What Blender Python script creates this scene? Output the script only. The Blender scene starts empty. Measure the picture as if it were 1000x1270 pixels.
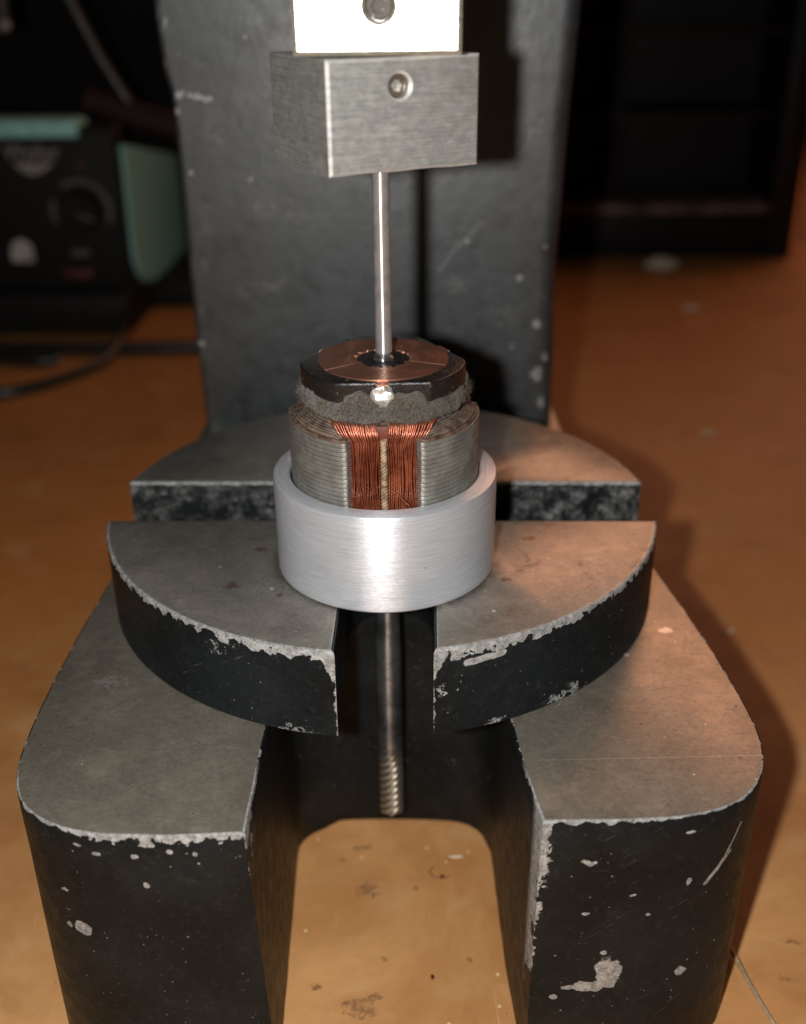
import bpy, bmesh, math, random
from mathutils import Vector, Matrix, noise as mnoise
# units: 1 unit = 1 cm.  Origin = centre of the anvil plate's top face, X right, Y away, Z up
sc = bpy.context.scene
sc.unit_settings.scale_length = 0.01
random.seed(5)
PI = math.pi
# ---------------------------------------------------------------- camera
cd = bpy.data.cameras.new('camera'); cam = bpy.data.objects.new('camera', cd)
sc.collection.objects.link(cam)
cd.sensor_fit = 'HORIZONTAL'; cd.sensor_width = 36.0; cd.lens = 36.0 * 1322.35 / 1000
cd.clip_start = 0.1; cd.clip_end = 2000
pit, yaw, rol = 0.468, -0.0247, -0.011
F = Vector((math.sin(yaw)*math.cos(pit), math.cos(yaw)*math.cos(pit), -math.sin(pit)))
R0 = Vector((math.cos(yaw), -math.sin(yaw), 0)); U0 = R0.cross(F)
Rv = math.cos(rol)*R0 + math.sin(rol)*U0; Uv = -math.sin(rol)*R0 + math.cos(rol)*U0
M = Matrix((Rv, Uv, -F)).transposed().to_4x4(); M.translation = Vector((0.819, -17.795, 8.754))
cam.matrix_world = M
cd.dof.use_dof = True; cd.dof.focus_distance = 15.9; cd.dof.aperture_fstop = 0.17
sc.camera = cam
# ---------------------------------------------------------------- world, lamps, exposure
w = bpy.data.worlds.new('World'); sc.world = w; w.use_nodes = True
bg = w.node_tree.nodes['Background']; bg.inputs[0].default_value = (0.9, 0.76, 0.66, 1); bg.inputs[1].default_value = 0.018
sc.view_settings.view_transform = 'Standard'; sc.view_settings.look = 'None'
sc.view_settings.exposure = 0.0; sc.view_settings.gamma = 1.0
fl = bpy.data.lights.new('flash', 'POINT'); fl.energy = 15500; fl.shadow_soft_size = 0.28; fl.color = (1, 0.985, 0.96)
flo = bpy.data.objects.new('flash', fl); flo.location = (-0.75, -17.8, 8.75); sc.collection.objects.link(flo)
rl = bpy.data.lights.new('room_lamp', 'AREA'); rl.energy = 16500; rl.size = 50; rl.color = (1, 0.47, 0.27)
rlo = bpy.data.objects.new('room_lamp', rl); rlo.location = (34, 72, 46)
rlo.rotation_euler = (Vector((2, 0, 0)) - Vector(rlo.location)).to_track_quat('-Z', 'Y').to_euler()
sc.collection.objects.link(rlo)

# ---------------------------------------------------------------- object helpers
ORG = {}
def link(o): sc.collection.objects.link(o); return o
def thing(name, label, cat, loc=(0, 0, 0), group=None):
    o = link(bpy.data.objects.new(name, None)); o.location = loc; ORG[o.name] = Vector(loc)
    o.empty_display_size = 0.5
    o['label'] = label; o['category'] = cat
    if group: o['group'] = group
    return o
def tag(o, label=None, cat=None, group=None, kind=None):
    for k, v in (('label', label), ('category', cat), ('group', group), ('kind', kind)):
        if v: o[k] = v
    return o
def put(name, bm, mat, parent=None, loc=None, smooth=35):
    """one mesh object; bm is in world coordinates; origin at loc, or at the parent's origin"""
    me = bpy.data.meshes.new(name)
    bmesh.ops.recalc_face_normals(bm, faces=bm.faces)
    org = Vector(loc) if loc is not None else (ORG[parent.name] if parent else Vector((0, 0, 0)))
    bmesh.ops.translate(bm, verts=bm.verts, vec=-org)
    if smooth:
        for f in bm.faces: f.smooth = True
        a = math.radians(smooth)
        for e in bm.edges:
            if len(e.link_faces) == 2 and e.calc_face_angle(0) > a: e.smooth = False
    bm.to_mesh(me); bm.free()
    mats = mat if isinstance(mat, (list, tuple)) else [mat]
    for m in mats: me.materials.append(m)
    o = link(bpy.data.objects.new(name, me)); ORG[o.name] = org
    if parent:
        o.parent = parent; o.location = org - ORG[parent.name]
    else: o.location = org
    return o
def loft(bm, rings, cap0=True, cap1=True, mi=0, mcap=None):
    vs = [[bm.verts.new(p) for p in r] for r in rings]; n = len(rings[0])
    for a, b in zip(vs, vs[1:]):
        for i in range(n):
            f = bm.faces.new((a[i], a[(i+1) % n], b[(i+1) % n], b[i])); f.material_index = mi
    if cap0: bm.faces.new(vs[0][::-1]).material_index = mi
    if cap1: bm.faces.new(vs[-1]).material_index = mi if mcap is None else mcap
    return vs
def inset(pts, d):
    n = len(pts); out = []
    for i in range(n):
        a, b, c = Vector(pts[i-1][:2]), Vector(pts[i][:2]), Vector(pts[(i+1) % n][:2])
        u = (b-a).normalized(); v = (c-b).normalized()
        nu = Vector((-u.y, u.x)); nv = Vector((-v.y, v.x))
        m = (nu+nv); k = m.length
        m = m/k if k > 1e-6 else nu
        s = d / max(0.35, m.dot(nu))
        out.append((b.x + m.x*s, b.y + m.y*s))
    return out
def rnd_poly(pts, r, seg=6):
    """round the corners of a polygon; r number or list"""
    out = []; n = len(pts)
    for i in range(n):
        a, b, c = Vector(pts[i-1]), Vector(pts[i]), Vector(pts[(i+1) % n])
        rr = r[i] if isinstance(r, (list, tuple)) else r
        if rr <= 0: out.append(tuple(b)); continue
        u = (a-b); v = (c-b); L = min(u.length, v.length)*0.49
        ang = u.angle(v); t = min(rr/math.tan(ang/2), L)
        p, q = b+u.normalized()*t, b+v.normalized()*t
        for k in range(seg+1):
            s = k/seg; out.append(tuple((1-s)**2*p + 2*s*(1-s)*b + s*s*q))
    return out
def at(poly, z): return [(x, y, z) for x, y in poly]
def box(bm, x0, x1, y0, y1, z0, z1, bev=0.0, rot=None, mi=0, seg=2):
    r = bmesh.ops.create_cube(bm, size=1.0); vs = r['verts']
    for v in vs:
        v.co = Vector(((x0+x1)/2 + v.co.x*(x1-x0), (y0+y1)/2 + v.co.y*(y1-y0), (z0+z1)/2 + v.co.z*(z1-z0)))
    if bev > 0:
        es = list({e for v in vs for e in v.link_edges})
        q = bmesh.ops.bevel(bm, geom=es, offset=bev, segments=seg, profile=0.5, affect='EDGES')
        vs = list({v for f in q['faces'] for v in f.verts} | {v for v in vs if v.is_valid})
        comp = set(vs); st = list(vs)
        while st:
            v = st.pop()
            for e in v.link_edges:
                o = e.other_vert(v)
                if o not in comp: comp.add(o); st.append(o)
        vs = list(comp)
    if rot:
        piv, mat = rot
        for v in vs: v.co = mat @ (v.co - Vector(piv)) + Vector(piv)
    for v in vs:
        for f in v.link_faces: f.material_index = mi
    return vs
def lathe(bm, prof, cx, cy, n=96, closed=False, mi=0):
    rows = []
    for r, z in prof:
        rows.append([bm.verts.new((cx + r*math.cos(2*PI*i/n), cy + r*math.sin(2*PI*i/n), z)) for i in range(n)])
    prs = list(zip(rows, rows[1:])) + ([(rows[-1], rows[0])] if closed else [])
    for a, b in prs:
        for i in range(n):
            bm.faces.new((a[i], a[(i+1) % n], b[(i+1) % n], b[i])).material_index = mi
    if not closed:
        bm.faces.new(rows[0][::-1]).material_index = mi; bm.faces.new(rows[-1]).material_index = mi
    return rows
def tube(bm, pts, r, n=8, cap=True, mi=0):
    pts = [Vector(p) for p in pts]; rings = []; up = Vector((0.123, 0.35, 0.93)).normalized()
    for i, p in enumerate(pts):
        t = (pts[min(i+1, len(pts)-1)] - pts[max(i-1, 0)]).normalized()
        a = t.cross(up)
        if a.length < 0.05: a = t.cross(Vector((1, 0.1, 0)))
        a.normalize(); b = t.cross(a); up = b.cross(t) if False else up
        rr = r[i] if isinstance(r, (list, tuple)) else r
        rings.append([bm.verts.new(p + rr*(math.cos(2*PI*k/n)*a + math.sin(2*PI*k/n)*b)) for k in range(n)])
    for a, b in zip(rings, rings[1:]):
        for k in range(n): bm.faces.new((a[k], a[(k+1) % n], b[(k+1) % n], b[k])).material_index = mi
    if cap: bm.faces.new(rings[0][::-1]).material_index = mi; bm.faces.new(rings[-1]).material_index = mi
def spline(pts, n=8):
    P = [Vector(p) for p in pts]; P = [2*P[0]-P[1]] + P + [2*P[-1]-P[-2]]; out = []
    for i in range(1, len(P)-2):
        for k in range(n):
            t = k/n; a, b, c, d = P[i-1:i+3]
            out.append(0.5*((2*b)+(c-a)*t+(2*a-5*b+4*c-d)*t*t+(3*b-a-3*c+d)*t**3))
    out.append(P[-2]); return out

# ---------------------------------------------------------------- material helpers
class NT:
    def __init__(s, name):
        s.mat = bpy.data.materials.new(name); s.mat.use_nodes = True
        s.t = s.mat.node_tree; s.n = s.t.nodes; s.bsdf = s.n['Principled BSDF']
        g = s.n.new('ShaderNodeNewGeometry'); s.pos = g.outputs['Position']; s.nrm = g.outputs['Normal']
    def setin(s, sock, v):
        if isinstance(v, bpy.types.NodeSocket): s.t.links.new(v, sock)
        elif v is not None:
            if isinstance(v, (tuple, list)) and len(v) == 3 and sock.type == 'RGBA': v = (*v, 1)
            sock.default_value = v
    def m(s, op, a, b=None, c=None, clamp=False):
        x = s.n.new('ShaderNodeMath'); x.operation = op; x.use_clamp = clamp
        for i, v in enumerate((a, b, c)):
            if v is not None: s.setin(x.inputs[i], v)
        return x.outputs[0]
    def vm(s, op, a, b=None):
        x = s.n.new('ShaderNodeVectorMath'); x.operation = op
        s.setin(x.inputs[0], a)
        if b is not None: s.setin(x.inputs[1], b)
        return x.outputs['Value'] if op in ('LENGTH', 'DOT_PRODUCT', 'DISTANCE') else x.outputs['Vector']
    def xyz(s, v=None):
        x = s.n.new('ShaderNodeSeparateXYZ'); s.setin(x.inputs[0], v if v is not None else s.pos); return x.outputs
    def noise(s, scale, detail=4, rough=0.55, vec=None, dist=0.0, color=False):
        x = s.n.new('ShaderNodeTexNoise'); s.setin(x.inputs['Vector'], vec if vec is not None else s.pos)
        x.inputs['Scale'].default_value = scale; x.inputs['Detail'].default_value = detail
        x.inputs['Roughness'].default_value = rough; x.inputs['Distortion'].default_value = dist
        return x.outputs['Color'] if color else x.outputs['Fac']
    def vor(s, scale, vec=None, rnd=1.0):
        x = s.n.new('ShaderNodeTexVoronoi'); s.setin(x.inputs['Vector'], vec if vec is not None else s.pos)
        x.inputs['Scale'].default_value = scale; x.inputs['Randomness'].default_value = rnd; return x
    def mapping(s, rot=(0, 0, 0), scale=(1, 1, 1), loc=(0, 0, 0), vec=None):
        x = s.n.new('ShaderNodeMapping'); s.setin(x.inputs[0], vec if vec is not None else s.pos)
        x.inputs['Rotation'].default_value = rot; x.inputs['Scale'].default_value = scale; x.inputs['Location'].default_value = loc
        return x.outputs[0]
    def ss(s, v, a, b, x0=0.0, x1=1.0):
        x = s.n.new('ShaderNodeMapRange'); x.interpolation_type = 'SMOOTHSTEP'
        s.setin(x.inputs['Value'], v)
        for k, q in (('From Min', a), ('From Max', b), ('To Min', x0), ('To Max', x1)): s.setin(x.inputs[k], q)
        return x.outputs[0]
    def lin(s, v, a, b, x0=0.0, x1=1.0):
        x = s.n.new('ShaderNodeMapRange'); s.setin(x.inputs['Value'], v)
        for k, q in (('From Min', a), ('From Max', b), ('To Min', x0), ('To Max', x1)): s.setin(x.inputs[k], q)
        return x.outputs[0]
    def mix(s, f, a, b):
        x = s.n.new('ShaderNodeMix'); x.data_type = 'RGBA'
        s.setin(x.inputs[0], f); s.setin(x.inputs[6], a); s.setin(x.inputs[7], b); return x.outputs[2]
    def scratch(s, angle, dens=0.66, sc_=7.0, stretch=40.0, plane='Z', seed=0.0):
        rot = {'Z': (0, 0, angle), 'Y': (0, angle, 0)}[plane]
        v = s.mapping(rot=rot, scale=(1, 1, 1), loc=(seed, seed*1.7, seed))
        v2 = s.vm('MULTIPLY', v, (1.0, stretch if plane == 'Z' else 1.0, stretch if plane == 'Y' else 1.0))
        n = s.noise(sc_*0.16, 2, 0.5, vec=v2)
        return s.ss(n, dens, dens+0.03)
    def blob(s, c, r, wob, k=0.5):
        """soft-edged patch round c, radii r, its outline broken up by the noise colour wob"""
        q = max(v for v in r if v < 0.7) if min(r) < 0.7 else max(r)
        d = s.vm('SUBTRACT', s.pos, c); d = s.vm('ADD', d, s.vm('MULTIPLY', wob, (4.0*k*q,)*3))
        d = s.vm('LENGTH', s.vm('MULTIPLY', d, tuple(1.0/max(x, 1e-3) for x in r)))
        return s.ss(d, 1.0, 0.86)
    def capsule(s, a, b, r0, wob, k=0.5):
        """mask of a stroke from a to b"""
        fy = 0.08; a = Vector((a[0], a[1]*fy, a[2])); b = Vector((b[0], b[1]*fy, b[2])); ab = b-a
        pa = s.vm('SUBTRACT', s.vm('MULTIPLY', s.pos, (1, fy, 1)), tuple(a)); pa = s.vm('ADD', pa, s.vm('MULTIPLY', wob, (k*r0,)*3))
        h = s.m('DIVIDE', s.vm('DOT_PRODUCT', pa, tuple(ab)), ab.length_squared, clamp=True)
        sc1 = s.n.new('ShaderNodeVectorMath'); sc1.operation = 'SCALE'; sc1.inputs[0].default_value = tuple(ab); s.t.links.new(h, sc1.inputs['Scale'])
        return s.ss(s.vm('LENGTH', s.vm('SUBTRACT', pa, sc1.outputs[0])), r0, r0*0.7)
    def mx(s, *a):
        o = a[0]
        for b in a[1:]: o = s.m('MAXIMUM', o, b)
        return o
    def bump(s, h, strength=0.3, dist=0.02, prev=None):
        x = s.n.new('ShaderNodeBump'); x.inputs['Strength'].default_value = strength; x.inputs['Distance'].default_value = dist
        s.setin(x.inputs['Height'], h)
        if prev is not None: s.t.links.new(prev, x.inputs['Normal'])
        return x.outputs[0]
    def aniso(s, amt=0.85, rot=0.25):
        x = s.n.new('ShaderNodeTangent'); x.direction_type = 'RADIAL'; x.axis = 'Z'
        s.t.links.new(x.outputs[0], s.bsdf.inputs['Tangent'])
        s.bsdf.inputs['Anisotropic'].default_value = amt; s.bsdf.inputs['Anisotropic Rotation'].default_value = rot
    def out(s, col=None, rough=None, metal=None, normal=None, spec=None, coat=None, coat_r=None, sheen=None):
        for k, v in (('Base Color', col), ('Roughness', rough), ('Metallic', metal), ('Normal', normal),
                     ('Specular IOR Level', spec), ('Coat Weight', coat), ('Coat Roughness', coat_r), ('Sheen Weight', sheen)):
            if v is not None: s.setin(s.bsdf.inputs[k], v)
        return s.mat
def plain(name, col, rough=0.5, metal=0.0, spec=0.5, var=0.15, sc_=3.0):
    t = NT(name); n = t.noise(sc_, 5)
    c2 = tuple(min(1, x*(1+var*2)) for x in col); c1 = tuple(x*(1-var*2) for x in col)
    return t.out(t.mix(t.ss(n, 0.3, 0.7), c1, c2), t.lin(n, 0.3, 0.7, max(0.05, rough-0.08), rough+0.08), metal, None, spec)

PAINT = (0.0125, 0.0145, 0.0145)
CHIP = (0.50, 0.50, 0.48)
def paint_core(t, bumps=1.0, dust=1.0, lift=1.0):
    """shared look of the black casting paint: colour, roughness, normal, dust specks"""
    big = t.noise(0.55, 5, 0.6); mid = t.noise(3.2, 6, 0.65); fine = t.noise(26, 4, 0.6)
    col = t.mix(t.ss(big, 0.35, 0.68), (0.0042, 0.0058, 0.0064), (0.0100, 0.0125, 0.0135))
    if lift != 1.0: col = t.mix(t.ss(big, 0.3, 0.7), tuple(lift*c for c in (0.0045, 0.0054, 0.0060)), tuple(lift*c for c in (0.0105, 0.0124, 0.0137)))
    smear = t.ss(t.noise(1.7, 7, 0.7, dist=1.2), 0.56, 0.78)
    col = t.mix(t.m('MULTIPLY', smear, 0.30*dust), col, (0.060, 0.063, 0.064))
    fs = t.m('MULTIPLY', t.ss(t.noise(9, 7, 0.78), 0.52, 0.74), 0.34)
    col = t.mix(fs, col, (0.055, 0.056, 0.054))
    hs = t.m('MULTIPLY', t.scratch(0.6, 0.71, 9, 22, 'Y', 5), t.ss(t.noise(1.1, 3), 0.45, 0.6))
    col = t.mix(t.m('MULTIPLY', hs, 0.40), col, (0.12, 0.12, 0.115))
    v = t.vor(7.0); rr = t.n.new('ShaderNodeSeparateColor'); t.t.links.new(v.outputs['Color'], rr.inputs[0])
    sp = t.m('MULTIPLY', t.ss(v.outputs['Distance'], 0.16, 0.08), t.ss(rr.outputs[0], 0.93, 0.95))
    v2 = t.vor(17.0); r2 = t.n.new('ShaderNodeSeparateColor'); t.t.links.new(v2.outputs['Color'], r2.inputs[0])
    sp2 = t.m('MULTIPLY', t.ss(v2.outputs['Distance'], 0.28, 0.14), t.ss(r2.outputs[1], 0.965, 0.98))
    specks = t.mx(t.m('MULTIPLY', sp, 0.75), t.m('MULTIPLY', sp2, 0.6))
    specks = t.m('MULTIPLY', specks, t.ss(t.noise(0.9, 3), 0.40, 0.62))
    rough = t.lin(mid, 0.3, 0.7, 0.36, 0.56)
    h = t.m('ADD', t.m('MULTIPLY', mid, 1.0), t.m('MULTIPLY', fine, 0.22))
    return col, rough, h, specks, mid
def paint_mat(name, chips=None, metal_col=CHIP, bs=0.40, specw=0.17, dust=0.7, lift=1.0):
    t = NT(name); col, rough, h, specks, mid = paint_core(t, dust=dust, lift=lift)
    x, y, z = t.xyz()
    chip = chips(t, x, y, z) if chips else None
    mot = t.noise(9, 5, 0.65); mot2 = t.noise(28, 4, 0.7)
    cm = t.mix(t.ss(mot, 0.3, 0.70), tuple(0.45*c for c in metal_col), metal_col)
    cm = t.mix(t.m('MULTIPLY', t.ss(mot2, 0.5, 0.68), 0.65), cm, (0.06, 0.055, 0.05))
    allm = t.mx(chip, specks) if chip is not None else specks
    col = t.mix(allm, col, cm)
    nrm = t.bump(t.m('SUBTRACT', h, t.m('MULTIPLY', allm, 0.5)), bs, 0.035)
    return t.out(col, t.mix(allm, rough, 0.55) if False else t.m('ADD', rough, t.m('MULTIPLY', allm, 0.12)), t.m('MULTIPLY', allm, 0.35), nrm, specw)
def machined_mat(name, extra=None, warm=0.0, base=(0.20, 0.178, 0.150), rust=0.35, grime=False):
    t = NT(name); x, y, z = t.xyz()
    n1 = t.noise(0.7, 6, 0.62, dist=0.4); n2 = t.noise(3.5, 6, 0.65); n3 = t.noise(30, 3, 0.6)
    d = tuple(c*0.84 for c in base); l = tuple(c*1.14 for c in base)
    col = t.mix(t.ss(n1, 0.3, 0.72), d, l)
    col = t.mix(t.m('MULTIPLY', t.ss(n2, 0.48, 0.72), 0.30), col, tuple(c*1.5 for c in base))
    n5 = t.noise(13, 5, 0.75)
    col = t.mix(t.m('MULTIPLY', t.ss(n5, 0.50, 0.66), 0.45), col, tuple(c*0.55 for c in base))
    col = t.mix(t.m('MULTIPLY', t.ss(n5, 0.46, 0.32), 0.35), col, tuple(c*1.6 for c in base))
    gx = t.noise(1.0, 4, 0.7, vec=t.vm('MULTIPLY', t.mapping(rot=(0, 0, 0.15)), (7, 60, 1)))
    col = t.mix(t.m('MULTIPLY', t.ss(gx, 0.50, 0.70), 0.35), col, tuple(c*1.7 for c in base))
    n6 = t.noise(45, 3, 0.7); col = t.mix(t.m('MULTIPLY', t.ss(n6, 0.56, 0.66), 0.5), col, tuple(c*0.45 for c in base))
    sm = t.ss(t.noise(0.9, 5, 0.6, dist=0.3), 0.54, 0.72); col = t.mix(t.m('MULTIPLY', sm, 0.30), col, tuple(c*c1 for c, c1 in zip(base, (1.65, 1.6, 1.5))))
    rs = t.m('MULTIPLY', t.ss(t.noise(1.6, 6, 0.7, dist=0.8), 0.57, 0.72), rust)
    col = t.mix(rs, col, (0.16, 0.085, 0.05))
    ds = t.mx(t.scratch(0.35, 0.67, 9, 30, seed=3), t.scratch(-0.9, 0.69, 8, 24, seed=9), t.scratch(1.2, 0.69, 7, 26, seed=21))
    col = t.mix(t.m('MULTIPLY', ds, 0.36), col, (0.42, 0.40, 0.36))
    dk = t.mx(t.scratch(-0.25, 0.70, 10, 20, seed=31), t.scratch(2.2, 0.70, 9, 18, seed=44))
    col = t.mix(t.m('MULTIPLY', dk, 0.35), col, (0.05, 0.035, 0.025))
    pits = t.ss(t.noise(14, 2, 0.5), 0.71, 0.76)
    col = t.mix(t.m('MULTIPLY', pits, 0.7), col, (0.05, 0.035, 0.028))
    v = t.vor(4.5); sc3 = t.n.new('ShaderNodeSeparateColor'); t.t.links.new(v.outputs['Color'], sc3.inputs[0])
    sp = t.m('MULTIPLY', t.ss(v.outputs['Distance'], 0.11, 0.05), t.ss(sc3.outputs[0], 0.80, 0.84))
    if extra is not None: sp = t.mx(sp, extra(t, x, y, z))
    col = t.mix(sp, col, (0.75, 0.72, 0.66))
    if grime:
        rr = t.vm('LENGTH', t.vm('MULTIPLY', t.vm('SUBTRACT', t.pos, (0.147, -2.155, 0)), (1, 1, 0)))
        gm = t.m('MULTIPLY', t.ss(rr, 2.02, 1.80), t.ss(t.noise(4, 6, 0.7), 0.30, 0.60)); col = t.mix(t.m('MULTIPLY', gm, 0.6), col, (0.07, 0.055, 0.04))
        wob = t.vm('SUBTRACT', t.noise(7.0, 6, 0.75, color=True), (0.5, 0.5, 0.5))
        rb = t.mx(*[t.blob((px, py, 0), (q*1.5, q, 1), wob, 0.8) for px, py, q in ((-2.3, -3.1, 0.10), (-1.05, -1.9-1.2, 0.09), (-2.0, -1.9, 0.08), (-1.5, -3.4, 0.05), (2.6, -1.5, 0.07), (2.1, -2.9, 0.06))])
        col = t.mix(t.m('MULTIPLY', rb, 0.6), col, (0.16, 0.06, 0.035))
    rough = t.m('ADD', t.lin(n2, 0.3, 0.7, 0.33, 0.47), t.m('MULTIPLY', rs, 0.2))
    h = t.m('ADD', t.m('MULTIPLY', n3, 0.5), t.m('SUBTRACT', t.m('MULTIPLY', n2, 0.4), t.m('ADD', t.m('MULTIPLY', dk, 0.4), pits)))
    nrm = t.bump(h, 0.28, 0.010)
    return t.out(col, t.m('SUBTRACT', rough, 0.03), 0.72, nrm, 0.5)

ZT, ZF = -1.554, -6.554      # top of the base casting, table top
# ---------------------------------------------------------------- the setting: table, backdrop
def table_mat():
    t = NT('lacquered_brown_board'); x, y, z = t.xyz()
    n1 = t.noise(0.16, 6, 0.68, dist=0.6); n2 = t.noise(0.7, 6, 0.65, dist=0.5); n3 = t.noise(5, 6, 0.7)
    col = t.mix(t.ss(n1, 0.3, 0.7), (0.42, 0.195, 0.066), (0.62, 0.325, 0.130))
    far_falloff = t.ss(y, -5.0, 9.0)  # redder far board, with the flash falloff painted into its colour
    col = t.mix(t.m('MULTIPLY', far_falloff, 0.80), col, (0.44, 0.165, 0.040))
    col = t.mix(t.m('MULTIPLY', t.ss(n2, 0.50, 0.75), 0.40), col, (0.56, 0.36, 0.18))
    col = t.mix(t.m('MULTIPLY', t.ss(t.noise(1.3, 7, 0.72, dist=0.3), 0.50, 0.70), 0.28), col, (0.34, 0.15, 0.055))
    col = t.mix(t.m('MULTIPLY', t.ss(t.noise(0.45, 5, 0.6), 0.52, 0.70), 0.40), col, (0.30, 0.10, 0.025))
    gr = t.vm('MULTIPLY', s_ := t.pos, (0.35, 9.0, 1)); grain = t.noise(1.2, 4, 0.6, vec=gr)
    col = t.mix(t.m('MULTIPLY', t.ss(grain, 0.45, 0.75), 0.07), col, (0.30, 0.12, 0.04))
    wob = t.vm('SUBTRACT', t.noise(5.0, 6, 0.75, color=True), (0.5, 0.5, 0.5))
    st = [((-0.30, -5.75), (0.30, 0.16)), ((-0.02, -5.55), (0.16, 0.10)), ((-0.25, -3.2), (0.22, 0.20)), ((0.60, -3.15), (0.07, 0.05)),
          ((0.08, -4.75), (0.09, 0.06)), ((-0.8, -2.45), (0.07, 0.06)), ((1.55, -4.75), (0.05, 0.08)), ((6.9, -5.1), (0.12, 0.05)),
          ((-1.05, -5.35), (0.08, 0.07)), ((-0.42, -2.15), (0.18, 0.1)), ((7.3, -4.3), (0.16, 0.05)), ((1.25, -2.4), (0.08, 0.05))]
    m = t.mx(*[t.blob((px, py, ZF), (rx, ry, 1.0), wob, 1.0) for (px, py), (rx, ry) in st])
    col = t.mix(t.m('MULTIPLY', t.m('MULTIPLY', m, t.ss(t.noise(7, 6, 0.75), 0.35, 0.62)), 0.75), col, (0.10, 0.055, 0.03))
    red = t.mx(t.blob((0.92, -5.12, ZF), (0.04, 0.06, 1), wob, 0.5), t.blob((1.12, -2.85, ZF), (0.05, 0.05, 1), wob, 0.05))
    col = t.mix(red, col, (0.09, 0.012, 0.008))
    v = t.vor(2.4); c3 = t.n.new('ShaderNodeSeparateColor'); t.t.links.new(v.outputs['Color'], c3.inputs[0])
    sp = t.m('MULTIPLY', t.ss(v.outputs['Distance'], 0.10, 0.04), t.ss(c3.outputs[0], 0.72, 0.76))
    scr = t.mx(t.m('MULTIPLY', t.scratch(0.5, 0.71, 5, 40, seed=2), t.ss(t.noise(0.3, 2), 0.45, 0.55)), t.scratch(1.5, 0.73, 4, 40, seed=6))
    lt = t.mx(t.m('MULTIPLY', sp, 0.8), t.m('MULTIPLY', scr, 0.35))
    col = t.mix(lt, col, (0.80, 0.62, 0.40))
    dsp = t.ss(t.noise(9, 2, 0.5), 0.735, 0.77)
    col = t.mix(t.m('MULTIPLY', dsp, 0.6), col, (0.12, 0.05, 0.02))
    rough = t.lin(n2, 0.3, 0.7, 0.45, 0.62)
    return t.out(col, rough, 0.0, t.bump(t.m('ADD', n3, t.m('MULTIPLY', scr, -0.5)), 0.22, 0.02), 0.35)
bm = bmesh.new(); box(bm, -110, 130, -30, 115, ZF-3, ZF, 0.15)
o = put('table_top', bm, table_mat()); tag(o, kind='structure')
tag(o, 'worn lacquered orange brown table top under the whole press')
dark = plain('dark_wall_paint', (0.010, 0.008, 0.007), 0.8, spec=0.2)
bm = bmesh.new(); box(bm, -160, 190, 118, 121, -60, 120)
o = put('back_wall', bm, dark); tag(o, kind='structure')
bm = bmesh.new(); box(bm, -160, 190, -60, 117, -76, -75)
o = put('floor', bm, dark); tag(o, kind='structure')

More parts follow.
